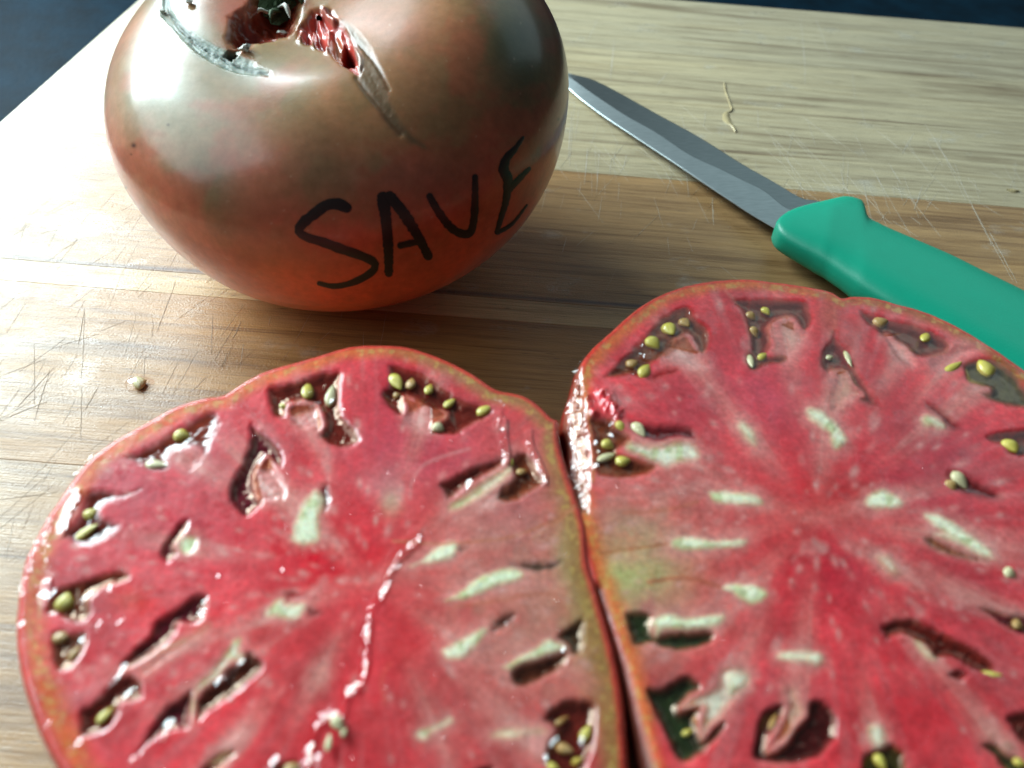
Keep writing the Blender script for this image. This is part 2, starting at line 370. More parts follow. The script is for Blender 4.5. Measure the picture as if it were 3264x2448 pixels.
# ------------------------------------------------------------------ whole tomato
TP = dict(c=(-.0405, .1676), a=.0478, h=.0305, k=.074, e=.825, rx=.235, ry=-.110)
def whole_tomato():
    nt_, np_ = 430, 760
    # finer rows near the crown, where the scars are
    t = np.linspace(0, 1, nt_); th = np.pi*(.55*t+.45*t**1.8)
    th[0] = .004; th[-1] = np.pi-.004
    ph = np.linspace(0, 2*np.pi, np_, endpoint=False)
    T, PH = np.meshgrid(th, ph, indexing='ij')
    s = np.sin(T); co = np.cos(T); z = TP['h']*np.sign(co)*np.abs(co)**TP['e']
    r = TP['a']*s**TP['e']*(1+TP['k']*z/TP['h'])
    lob = .003*np.cos(5*PH+.6)+.003*np.cos(3*PH+2.1)+.002*np.cos(8*PH+.3)
    r = r*(1+lob*np.exp(-((T-.75)/.5)**2)*1.6)
    z = z-.0062*np.exp(-(T/.34)**2)                                   # dimple round the stalk
    z = z+.0002*np.cos(5*PH+.6)*np.exp(-((T-.55)/.3)**2)
    V = np.stack([r*np.cos(PH), r*np.sin(PH), z], -1).reshape(-1, 3)
    ax, ay = TP['rx'], TP['ry']
    A = np.array([[1, 0, 0], [0, math.cos(ax), -math.sin(ax)], [0, math.sin(ax), math.cos(ax)]])
    B = np.array([[math.cos(ay), 0, math.sin(ay)], [0, 1, 0], [-math.sin(ay), 0, math.cos(ay)]])
    V = V@(B@A).T
    V[:, 2] -= V[:, 2].min(); V[:, 0] += TP['c'][0]; V[:, 1] += TP['c'][1]
    G = V.reshape(nt_, np_, 3)
    du = np.roll(G, -1, 1)-np.roll(G, 1, 1); dv = np.gradient(G, axis=0)
    Nn = np.cross(dv, du); Nn /= np.linalg.norm(Nn, axis=-1, keepdims=True)+1e-12
    Nn = Nn.reshape(-1, 3)
    cen = V.mean(0)
    if ((V-cen)*Nn).sum(1).mean() < 0: Nn = -Nn
    vis = ((CC-V)*Nn).sum(1) > 0
    q = proj(V); q[~vis] = -9999
    n = len(V)
    hz = V[:, 2]/.06
    # colour
    nz = fbm(q[:, 0]/260, q[:, 1]/260, 4, 2); nz2 = fbm(PH.ravel()*3.2, T.ravel()*2.2, 4, 9)
    low, midc, sho = np.array((.78, .145, .055)), np.array((.54, .115, .055)), np.array((.34, .19, .085))
    g = np.clip(hz+.35*(nz2-.5), 0, 1)
    c = low+(midc-low)*sm(g, .26, .66)[:, None]; c = c+(sho-c)*sm(g, .55, 1)[:, None]
    def blob(x, y, rx, ry, col, k, rot=0):
        nonlocal c
        a = math.radians(rot); dx, dy = q[:, 0]-x, q[:, 1]-y
        u = (dx*math.cos(a)+dy*math.sin(a))/rx; w = (-dx*math.sin(a)+dy*math.cos(a))/ry
        kk = np.clip(k*np.exp(-(u*u+w*w))*(.55+.9*nz), 0, 1)[:, None]; c = c+(np.array(col)-c)*kk
    blob(1650, 170, 150, 240, (.06, .085, .035), .95, -15); blob(690, 620, 130, 190, (.13, .11, .055), .8, -20)
    blob(520, 300, 230, 200, (.40, .40, .28), .85); blob(1470, 330, 170, 130, (.20, .12, .045), .6)
    blob(780, 300, 160, 170, (.30, .19, .10), .7); blob(1330, 180, 170, 190, (.36, .085, .05), .7); blob(1000, 560, 130, 180, (.20, .09, .05), .6)
    blob(1230, 560, 220, 70, (.22, .15, .11), .5); blob(860, 700, 180, 120, (.24, .10, .06), .5); blob(450, 680, 110, 230, (.68, .22, .12), .8, -25); blob(620, 800, 150, 110, (.70, .16, .07), .6, 30)
    blob(1180, 60, 110, 70, (.46, .14, .07), .7); blob(760, 30, 90, 60, (.50, .14, .10), .8); blob(830, 110, 60, 80, (.40, .28, .12), .6)
    D = np.zeros(n); wet = np.zeros(n)
    jit = (fbm(q[:, 0]/26, q[:, 1]/26, 3, 5)-.5)*14
    near = vis & (q[:, 0] > 250) & (q[:, 1] > -260) & (q[:, 1] < 600)
    idx = np.where(near)[0]; qq = q[idx]
    def feat(poly, depth, col, edge, wt=0., cedge=None, jk=1., rel=None, set_=True):
        nonlocal c
        sd = sd_poly(qq, poly)+jit[idx]*jk
        w = sm(sd, -edge*.4, edge); wc = sm(sd, -(cedge or edge)*.5, (cedge or edge)*.5)
        d = depth+(rel(qq) if rel is not None else 0)
        D[idx] = D[idx]+(d-D[idx])*w if set_ else D[idx]+d*w
        if col is not None: c[idx] = c[idx]+(np.array(col)-c[idx])*wc[:, None]
        wet[idx] = wet[idx]+(wt-wet[idx])*wc
    # corky growth crack on the left shoulder
    cork = P('T 640,-260 610,-120 640,0 640,140 740,240 850,360 960,460 1080,540 1200,600 1320,640 1450,665 1595,655 1500,590 1400,530 1280,470 1180,440 1080,390 980,330 880,250 790,150 740,60 720,-120')
    sdh = sd_poly(qq, cork); k = .65*np.exp(-np.clip(-sdh, 0, None)/28)
    c[idx] = c[idx]+(np.array((.16, .20, .12))-c[idx])*k[:, None]
    mid = smooth_open(P('T 690,-120 690,60 780,190 880,300 980,390 1090,460 1210,520 1340,580 1470,620 1590,650'), 60)
    def cork_rel(p):
        d, tt = sd_line(p, mid)
        return .00022*np.sin(d*.75+4*vnoise(tt*22, d*.05))+.0003*(fbm(p[:, 0]/14, p[:, 1]/14, 3, 8)-.5)
    feat(cork, .0004, (.30, .34, .30), 16, -1., 22, .7, cork_rel)
    d_, t_ = sd_line(qq, mid); wl = np.exp(-(d_/6)**2)+.5*np.exp(-((d_-24)/5)**2)*(sd_poly(qq, cork) > 0); c[idx] = c[idx]+(np.array((.07, .10, .09))-c[idx])*(.75*wl)[:, None]; D[idx] += .00025*wl
    # stalk crater
    feat(P('T 1250,330 1280,180 1400,90 1500,-40 1560,-160 1750,-160 1850,0 1800,240 1740,300 1600,330 1420,370 1290,400'), .0042, (.24, .035, .018), 60, .3, 40, 1.2,
         lambda p: .0015*(fbm(p[:, 0]/30, p[:, 1]/30, 3, 4)-.5))
    feat(P('T 1190,480 1260,440 1340,430 1310,490 1250,520'), .004, (.02, .015, .015), 10, 0, 8)
    # open split showing wet flesh
    split = P('X 720,160 830,130 1000,160 1100,300 1230,420 1300,560 1400,700 1480,880 1490,1080 1450,1180 1380,1140 1280,1080 1180,1010 1090,930 1000,820 900,790 830,760 700,690 560,650 480,600 480,460 620,330')
    def split_rel(p):
        a = (p[:, 0]-1000)*.9-(p[:, 1]-80)*.35
        return .0004*np.sin(a*.15+3*vnoise(p[:, 0]/40, p[:, 1]/60, 3))+.00025*(fbm(p[:, 0]/10, p[:, 1]/10, 3, 2)-.5)
    feat(split, .0015, (.54, .075, .055), 22, .6, 22, .6, split_rel)
    feat(P('X 990,560 1090,520 1150,640 1140,800 1160,960 1060,880 1010,780'), .0018, (.52, .20, .09), 14, .6, 30, .5, None)
    feat(P('X 1200,620 1280,680 1340,800 1330,930 1250,1000 1180,930 1140,800 1150,680'), .0055, (.22, .010, .010), 9, .7, 8, .5)
    for s, w_ in [('X 900,180 960,260 1040,330', 10), ('X 730,480 745,720', 5), ('X 960,440 980,600 960,780', 9), ('X 560,470 545,620', 8)]:
        dd, tt = sd_line(qq, P(s)); wl = np.exp(-(dd/w_)**2); D[idx] -= .0014*wl; c[idx] += (np.array((.55, .20, .18))-c[idx])*(.6*wl)[:, None]
    # corky tail of the split
    tail = P('X 1180,330 1350,440 1500,600 1620,780 1720,980 1800,1130 1870,1350 1920,1500 U 600,790 635,880 700,985 800,1080 890,1165 770,1120 680,1050 600,960 540,870 460,780 390,690 335,610 X 1480,1120 1500,1000 1490,880 1400,690 1290,540')
    feat(tail, .00018, (.17, .10, .05), 30, -.8, 26, .8, lambda p: .0002*(fbm(p[:, 0]/9, p[:, 1]/16, 3, 6)-.5))
    feat(P('X 1330,640 1420,760 1500,860 1510,1000 1480,1120 1450,1180 1420,1080 1420,940 1370,800'), -.0002, (.42, .32, .27), 8, 0., 12, .5)
    for s, w_, dp in [('U 335,610 430,740 520,850 600,960 680,1050', 9, .0003), ('U 250,250 420,420 520,560 590,700', 7, .0002)]:
        dd, tt = sd_line(qq, smooth_open(P(s), 24)); wl = np.exp(-(dd/w_)**2); D[idx] += dp*wl
        c[idx] = c[idx]*(1-.3*wl[:, None])
    # matte, slightly russeted patch beyond the split
    wet += (-.85-wet)*np.exp(-(((q[:, 0]-1240)/190)**2+((q[:, 1]-20)/130)**2))
    # blotchy ripening: green-brown and red patches over the shoulders
    b1 = sm(fbm(q[:, 0]/120, q[:, 1]/170, 4, 55), .46, .66); b2 = sm(fbm(q[:, 0]/150, q[:, 1]/120, 4, 77), .5, .7)
    up = sm(hz, .25, .7)
    dead = (wet < -.3) | (D > .0006)
    c = np.where(dead[:, None], c, c+(np.array((.15, .135, .055))-c)*(.28*b1*up)[:, None])
    c = np.where(dead[:, None], c, c+(np.array((.42, .075, .04))-c)*(.38*b2)[:, None])
    # specks and fine pale scratches
    for _ in range(60):
        x, y = random.uniform(420, 1750), random.uniform(60, 900); rr = random.choice([2, 2.5, 3]); mk = (np.abs(q[:, 0]-x) < 12) & (np.abs(q[:, 1]-y) < 12)
        w = np.exp(-((q[mk, 0]-x)**2+(q[mk, 1]-y)**2)/rr**2)[:, None]; c[mk] += (np.array((.5, .34, .22))-c[mk])*.5*w
    for x, y, rr in [(426, 464, 8), (392, 600, 5), (401, 598, 4), (384, 597, 5), (536, 398, 4), (1780, 380, 5), (418, 492, 3)]:
        w = np.exp(-((q[:, 0]-x)**2+(q[:, 1]-y)**2)/rr**2)[:, None]; c += (np.array((.03, .012, .01))-c)*.9*w
    V = V-Nn*D[:, None]
    root = thing('whole_tomato', 'whole ripe tomato with SAVE written on it in black marker', 'tomato', (TP['c'][0], TP['c'][1], 0))
    f = grid_faces(nt_, np_)
    capv = np.array([V[:np_].mean(0), V[-np_:].mean(0)]); V2 = np.r_[V, capv]
    j = np.arange(np_); jn = (j+1) % np_
    cap = np.concatenate([np.stack([np.full(np_, n), jn, j, j], -1)[:0]])
    c = np.r_[np.clip(c, .004, .9), c[:1], c[-1:]]; wet = np.r_[wet, wet[:1], wet[-1:]]
    o = mesh('skin', V2, f[:, ::-1], M_SKIN, None, True, {'tint': ('FLOAT_COLOR', c), 'wet': ('FLOAT', wet)}); adopt(o, root)
    # lettering: marker strokes following the skin
    bv = BVHTree.FromPolygons([tuple(p) for p in V[::1]], [tuple(int(k) for k in fc) for fc in f])
    def hit(p):
        d = ray(np.array(p)); d /= np.linalg.norm(d); loc, nn, _, _ = bv.ray_cast(Vector(CC), Vector(d))
        if loc is None: return None
        if nn.dot(Vector(d)) > 0: nn = -nn
        return loc, nn
    lift = [.00006]
    def letter(strokes):
        vv, ff = [], []
        for s, ws in strokes:
            pl = smooth_open(P(s), 46); w = np.interp(np.linspace(0, 1, 46), np.linspace(0, 1, len(ws)), ws)*.5*.72333*1.22
            d = np.gradient(pl, axis=0); d /= np.linalg.norm(d, axis=1, keepdims=True)+1e-9
            # round ends
            pre = [pl[0]-d[0]*w[0]*k for k in (.95, .75, .4)]; post = [pl[-1]+d[-1]*w[-1]*k for k in (.4, .75, .95)]
            pts = list(zip(pre, [w[0]*.3, w[0]*.66, w[0]*.92], [d[0]]*3))+list(zip(pl, w*(1+.07*RNG.standard_normal(46)), d))+list(zip(post, [w[-1]*.92, w[-1]*.66, w[-1]*.3], [d[-1]]*3))
            rows = []
            for p, ww, dd in pts:
                nr = np.array([-dd[1], dd[0]]); row = []
                for k in (-1, -.5, 0, .5, 1):
                    hh = hit(p+nr*ww*k)
                    if hh is None: row = None; break
                    edge = 1-abs(k)**3
                    row.append(tuple(hh[0]+hh[1]*(lift[0]*(.4+.6*edge))))
                if row: rows.append(row)
            k0 = len(vv)
            for rw in rows: vv += rw
            for i in range(len(rows)-1):
                for j in range(4):
                    a = k0+i*5+j; ff.append([a, a+1, a+6, a+5])
            lift[0] += .000012
        adopt(mesh('letter', vv, ff, M_INK), root)
    letter([('V 1140,362 1100,345 1050,352 1000,388 950,428 930,465 965,492 1040,515 1120,545 1200,572 1258,600 1264,630 1220,667 1150,697 1080,708 1020,695', [38, 42, 40, 40, 36, 30, 34, 38, 38, 36, 32, 28, 26, 22, 20, 18])])
    letter([('V 1300,318 1314,420 1324,540 1326,650', [46, 40, 36, 30]), ('V 1330,312 1390,385 1450,480 1500,575', [40, 42, 36, 32]), ('V 1378,528 1440,515 1475,512', [26, 24, 22])])
    letter([('V 1506,312 1540,372 1590,440 1640,474 1685,470 1702,400 1706,300 1706,228', [26, 30, 32, 30, 28, 28, 26, 24])])
    letter([('V 1918,52 1880,105 1845,145 1832,195 1850,240 1842,330 1822,400 1802,470', [10, 22, 34, 38, 30, 24, 20, 18]), ('V 1852,285 1900,235 1945,190', [26, 24, 14]), ('V 1804,472 1870,432 1934,350', [16, 13, 8])])
    # dried stalk stub with torn sepal ends in the crater
    hs = hit(P('T 1690,90')[0]); base = np.array(hs[0]); up = np.array((-.05, -.12, 1.)); up /= np.linalg.norm(up)
    vv, ff = [], []; nr, nc = 9, 22
    for i in range(nr):
        t = i/(nr-1)
        for jx in range(nc):
            a = 2*math.pi*jx/nc; rr = .0042*(1-.45*t)*(1+.28*math.sin(3*a+t*4)+.22*math.sin(7*a+9*t)+random.uniform(-.16, .16))
            vv.append(base+np.array((rr*math.cos(a), rr*math.sin(a)*.8, 0))+up*(t*.0058+random.uniform(-.0004, .0004)-.001))
    ff = [list(x) for x in grid_faces(nr, nc)]+[[(nr-1)*nc+k for k in range(nc)]]
    st = mesh('stem', vv, ff, M_STEM, None, False); adopt(st, root)
    for a0, ln, wd, mt in [(200, .008, .0012, M_STEM), (250, .0065, .0014, M_FLAKE), (300, .008, .001, M_FLAKE), (340, .007, .0015, M_STEM), (160, .010, .0012, M_STEM), (275, .009, .0012, M_STEM)]:
        a = math.radians(a0); d = np.array((math.cos(a), math.sin(a), 0)); sdv = np.array((-d[1], d[0], 0)); vv, ff = [], []
        for i in range(9):
            t = i/8; cpt = base+d*(.002+ln*t*.75)+np.array((0, 0, .0036+.0022*math.sin(t*3.3+a)-.0035*t)); w = wd*(1-t)**.6*(1+.3*math.sin(9*t+a))+.0001
            vv += [cpt-sdv*w, cpt+np.array((0, 0, .0005)), cpt+sdv*w, cpt-np.array((0, 0, .0003))]
        for i in range(8):
            for k in range(4): ff.append([i*4+k, i*4+(k+1) % 4, i*4+4+(k+1) % 4, i*4+4+k])
        adopt(mesh('sepal', vv, ff, mt), root)
    # torn white flakes of skin at the crater's edge
    for s, sz in [('T 1330,455', .0016), ('T 1385,450', .0013), ('T 1735,310', .0012), ('T 1410,440', .0010), ('T 900,40', .0014), ('T 650,120', .0010)]:
        hh = hit(P(s)[0])
        if hh is None: continue
        b0 = np.array(hh[0]); nn = np.array(hh[1]); vv = []
        for i in range(7):
            a = 2*math.pi*i/7; rr = sz*random.uniform(.4, 1.1); vv.append(b0+np.array((rr*math.cos(a), rr*math.sin(a)*.7, 0))+nn*random.uniform(.0003, .0013))
        vv.append(b0+nn*.0013); vv.append(b0-nn*.0002)
        ff = [[i, (i+1) % 7, 7] for i in range(7)]+[[(i+1) % 7, i, 8] for i in range(7)]
        adopt(mesh('skin_flake', vv, ff, M_FLAKE, None, False), root)
whole_tomato()

# ------------------------------------------------------------------ cut halves
DRK = (.25, .032, .026); MAR = (.27, .024, .034); BRN = (.30, .075, .034); OLV = (.10, .10, .025); GRN = (.035, .080, .035); PUR = (.24, .022, .060); RED = (.50, .014, .010); ORB = (.36, .10, .015)
CRM = (.76, .73, .48); CRG = (.66, .70, .42); PNK = (.76, .44, .39); CRY = (.76, .64, .38)
# (outline, depth in mm, colour, edge width px, colour edge px, wet)
LEFT_LOC = [
 ('A1880,530 1950,500 2100,465 B0,425 120,400 200,410 190,560 210,700 290,800 340,880 280,940 160,945 60,900 30,850 70,770 40,680 0,640 A2150,620 2040,640 2020,720 1960,745 1910,700', 2.2, DRK),
 ('B530,360 640,370 780,410 900,490 1040,590 1180,640 1270,670 1220,740 1100,800 1000,860 880,860 820,850 850,770 930,720 900,690 800,670 770,640 650,590 650,680 600,720 520,660 475,590 490,530 530,480', 2.2, DRK),
 ('B880,1200 960,1160 1080,1090 1220,1040 1330,1010 1350,1060 1280,1110 1160,1180 1080,1220 1000,1300 940,1315 910,1260', 2.0, DRK),
 ('B1380,1080 1400,1010 1480,970 1560,1020 1600,1100 1640,1180 1550,1250 1440,1320 1340,1335 1270,1300 1320,1220 1400,1160', 2.4, BRN),
 ('A1760,770 1830,810 1930,890 1990,960 2010,1020 1990,1090 1930,1060 1880,1010 1830,1080 1800,1150 1810,1220 1830,1290 1860,1310 1820,1370 1740,1430 1680,1410 1620,1340 1605,1270 1640,1150 1690,1080 1730,980 1755,890', 2.6, PUR),
 ('A1340,1460 1300,1445 1240,1490 1180,1570 1130,1650 C1115,130 1140,200 1190,215 1230,180 1260,140 1240,90 1290,30', 1.8, PUR),
 ('A860,1010 1000,950 1150,860 1300,770 1450,690 1530,700 1560,780 1510,870 1470,970 1440,1000 1400,960 1300,950 1200,1000 1200,1080 1100,1110 1010,1080 930,1050', .8, (.26, .035, .014)),
 ('A600,1260 700,1230 860,1260 1000,1230 900,1290 750,1350 720,1420 850,1480 820,1530 700,1620 560,1640 480,1600 450,1540 540,1430 580,1330', .9, (.20, .028, .016)),
 ('C330,500 400,395 560,335 720,285 860,262 925,300 900,350 790,370 690,420 640,480 650,570 590,630 480,630 400,580 340,570', 1.5, BRN),
 ('C370,700 430,680 530,700 600,680 620,760 600,830 560,900 480,970 400,980 360,900 350,800', 1.4, BRN),
 ('C1410,425 1460,430 1470,480 1440,600 1370,650 1280,640 1250,700 1180,780 1080,850 950,930 860,960 850,920 940,820 1040,720 1090,620 1180,560 1280,500 1350,440', 2.2, PUR),
 ('C760,1080 830,1010 930,1000 1000,1050 1010,1150 960,1190 860,1210 830,1290 760,1390 650,1430 570,1440 550,1340 560,1240 650,1190 720,1130', 1.7, DRK),
 ('C1740,830 1820,870 1870,910 1850,980 1760,1060 1620,1170 1480,1260 1390,1330 1370,1200 1420,1120 1500,1050 1560,1020 1580,950 1690,910', 2.0, (.15, .03, .014)),
 ('C1350,1100 1370,1200 1340,1350 1300,1390 1200,1410 1120,1440 1030,1510 960,1570 1010,1470 1090,1330 1160,1230 1280,1150', 2.0, PUR),
 ('C2000,440 2050,400 2120,420 2130,470 2030,490', 1.0, RED), ('D1030,90 1100,100 1060,150 1010,140', .8, BRN), ('C2150,520 D90,560 20,600 -40,600', .7, (.2, .02, .014)),
 ('D1380,230 1500,200 1680,205 1760,195 1720,250 1600,290 1500,270', 1.2, (.06, .05, .025)),
 ('D1240,680 1300,600 1380,555 1440,560 1420,610 1340,680 1270,715', 1.2, (.16, .045, .02)),
 ('D1385,990 1450,930 1600,880 1760,830 1800,850 1780,930 1680,1010 1560,1070 1460,1100 1400,1080', 2.0, (.15, .04, .02)),
 ('D1700,740 1780,660 1900,600 1920,700 1900,830 1850,870 1800,850 1790,800', 1.8, (.09, .055, .03)),
 ('D1600,1320 1680,1230 1780,1170 1900,1165 2000,1200 2000,1400 1980,1520 1930,1640 1900,1760 1750,1790 1650,1680 1620,1580 1640,1490 1700,1400 1640,1340', 2.4, DRK),
 ('C1420,1640 1540,1550 1640,1520 1660,1570 1560,1660 1480,1720 1400,1720', 1.6, PUR), ('C1920,1640 2050,1600 2130,1620 2140,1720 1960,1740', 1.4, BRN),
 ('B2190,1140', 0, DRK),
 ('D1120,1680 1200,1640 1280,1650 1260,1740 1140,1760', 1.6, DRK),
 ('Z690,1050 712,1045 716,1085 700,1110 692,1085', 1.1, (.16, .03, .02)),
]
LEFT_PATCH = [  # placenta and pale tissue: outline, depth mm, colour, edge
 ('A2040,660 2130,640 B20,650 40,700 60,780 20,830 A2211,800 2110,800 2050,740', .5, PNK, 10),
 ('B650,590 770,640 800,670 930,690 935,730 850,770 840,830 780,840 700,800 640,740 660,660', .4, PNK, 10),
 ('B950,1375 980,1330 1090,1260 1200,1180 1310,1110 1380,1070 1400,1100 1370,1150 1290,1220 1180,1300 1080,1350 1000,1385', .1, CRY, 10),
 ('B1180,1300 1290,1230 1320,1260 1290,1340 1200,1360', .1, PNK, 14),
 ('A1890,1010 1830,1080 1800,1150 1815,1290 1960,1300 2010,1280 1990,1170 1940,1090', .5, PNK, 10),
 ('C1250,80 1300,20 1380,30 1400,90 1350,150 1280,140', .2, CRM, 8),
 ('C990,980 1100,880 1250,790 1400,680 1470,650 1430,720 1300,800 1150,910 1000,1020', .1, (.60, .36, .18), 12),
 ('C1340,1220 1370,1110 1400,1060 1500,960 1580,850 1650,740 1710,740 1690,830 1730,860 1700,920 1640,900 1570,980 1540,1030 1450,1080 1390,1150 1370,1250 1350,1350', .1, (.60, .50, .32), 9),
 ('C1860,580 1950,470 2000,470 2020,500 2100,490 2150,510 2130,580 2060,620 1960,600', .0, CRM, 9),
 ('N990,2170 1000,2130 1025,2110 1042,2130 1035,2165 1010,2190', .0, (.58, .36, .26), 12),
 ('D680,240 760,190 850,110 950,60 1010,70 1020,110 980,180 880,210 780,220', -.1, CRM, 7),
 ('D920,480 1050,400 1150,320 1300,260 1430,250 1480,290 1450,340 1330,370 1200,420 1080,470', -.1, CRG, 7),
 ('D900,830 960,790 1080,730 1180,670 1230,680 1210,720 1120,830 1050,890 960,900 920,880', -.1, CRM, 8),
 ('D1320,950 1420,890 1520,840 1640,750 1700,760 1780,810 1700,850 1560,890 1450,925 1390,970', -.1, CRG, 8),
 ('D1250,1430 1350,1380 1450,1380 1620,1380 1640,1420 1480,1440 1380,1455', .0, CRY, 12),
 ('D720,1400 800,1370 900,1330 960,1295 990,1330 940,1370 850,1400 790,1460 720,1450', .0, CRM, 10),
 ('D1480,1420 1580,1400 1640,1480 1600,1560 1520,1520', .1, PNK, 14),
 ('Z680,1058 702,1080 692,1120 688,1168 650,1178 628,1165 640,1118 655,1085', -.1, CRG, 10),
 ('Z555,1010 575,1020 615,1060 585,1078 560,1075 550,1040', .2, PNK, 10),
 ('C1560,1510 1640,1440 1740,1390 1720,1450 1640,1520', .0, PNK, 12),
 ('C1480,1620 1600,1530 1620,1550 1520,1640', .2, CRY, 10),
 ('A1280,1040 1360,980 1430,990 1420,1060 1330,1110', .1, (.48, .14, .12), 14),
]
RIGHT_LOC = [
 ('E1310,355 1390,480 1500,570 1530,660 1500,790 1430,830 1370,740 1320,650 1230,690 1160,790 1060,870 960,930 950,1000 860,1050 780,1030 640,1040 500,1050 580,960 720,820 840,710 950,590 1050,480 1160,410', 1.9, BRN),
 ('E900,1060 1000,980 1100,950 1240,950 1200,1020 1060,1070 960,1090', .7, RED),
 ('F140,230 250,215 450,220 640,225 700,270 730,360 700,440 660,480 620,400 560,360 480,380 420,430 440,510 430,590 380,660 330,700 280,600 270,500 250,400 210,300', 2.2, DRK),
 ('F240,610 300,590 400,620 540,620 530,680 400,700 340,740 270,730', 1.5, (.2, .03, .015)),
 ('F880,450 910,510 980,580 1010,680 1080,800 1190,950 1210,1000 1130,985 1050,935 1080,900 1010,830 980,760 920,740 860,740 835,780 790,720 770,650 790,580 850,500', 2.0, MAR),
 ('F1050,300 1150,330 1300,370 1450,410 1600,460 1700,540 1680,600 1560,640 1450,640 1380,570 1300,520 1250,480 1220,500 1160,450 1090,390', 2.2, DRK),
 ('F1790,680 1850,650 1950,630 2050,660 2150,740 2230,840 2300,1000 2100,985 1950,930 1880,880 1980,870 1850,830 1790,780', 2.2, OLV),
 ('F1940,1200 2020,1160 2140,1145 2300,1150 2330,1330 2130,1330 2060,1260 1980,1250', 2.0, DRK),
 ('F1510,950 1600,980 1700,1050 1770,1130 1720,1170 1660,1130 1600,1060 1540,1010', 1.0, (.24, .012, .012)),
 ('F1660,1450 1720,1420 1830,1470 1900,1500 2080,1640 1900,1640 1760,1600 1690,1560', 1.0, (.2, .012, .012)),
 ('G420,570 480,550 580,550 630,600 620,680 660,720 760,690 900,690 1000,680 1070,710 1030,780 900,830 700,830 620,790 490,800 450,700', 2.0, GRN),
 ('G570,1110 700,1080 830,1000 900,1010 980,1080 900,1150 820,1230 860,1240 960,1200 980,1240 950,1330 980,1450 1050,1370 1130,1320 1150,1360 1060,1480 980,1560 870,1620 790,1600 720,1450 640,1280', 2.4, GRN),
 ('G1370,1300 1450,1220 1540,1200 1560,1260 1500,1360 1450,1450 1450,1540 1560,1480 1620,1380 1700,1290 1720,1200 1770,1165 1850,1190 1920,1260 1940,1370 1890,1500 1780,1600 1600,1640 1400,1620 1320,1580 1340,1430', 2.2, (.12, .012, .016)),
 ('H1505,40 1570,10 1700,80 1850,140 2010,210 1900,220 1700,180 1560,120', 1.0, (.34, .09, .02)),
 ('H1190,660 1280,610 1400,595 1550,640 1700,720 1900,820 2030,950 1950,1000 1830,960 1700,890 1580,900 1530,820 1440,760 1330,720 1260,770 1220,730', 1.6, (.22, .018, .012)),
 ('H1680,990 1760,950 1830,1000 1770,1050 1690,1030', 1.4, MAR),
 ('H1880,520 2000,530 2100,560 2300,590 2330,760 2200,730 2080,670 1980,600', 1.8, PUR),
 ('H1060,1640 1110,1540 1230,1500 1290,1480 1370,1530 1400,1659 1360,1780 1100,1780', 1.8, OLV),
 ('H1920,1500 2000,1470 2100,1540 2211,1600 2300,1700 2100,1700 2000,1580', 1.8, GRN),
 ('H2080,1300 2211,1250 2330,1280 2330,1500 2211,1500 2130,1400', 1.6, DRK),
 ('Y275,300 560,290 600,350 760,470 800,540 700,640 640,700 800,740 1100,850 1000,960 800,1020 500,1000 360,940 330,700 310,500', 1.7, BRN),
 ('Y760,330 980,350 1250,370 1500,410 1560,500 1550,570 1300,560 1100,600 950,570 830,500 770,440', 1.2, (.20, .012, .014)),
 ('F2100,250', 0, DRK),
]
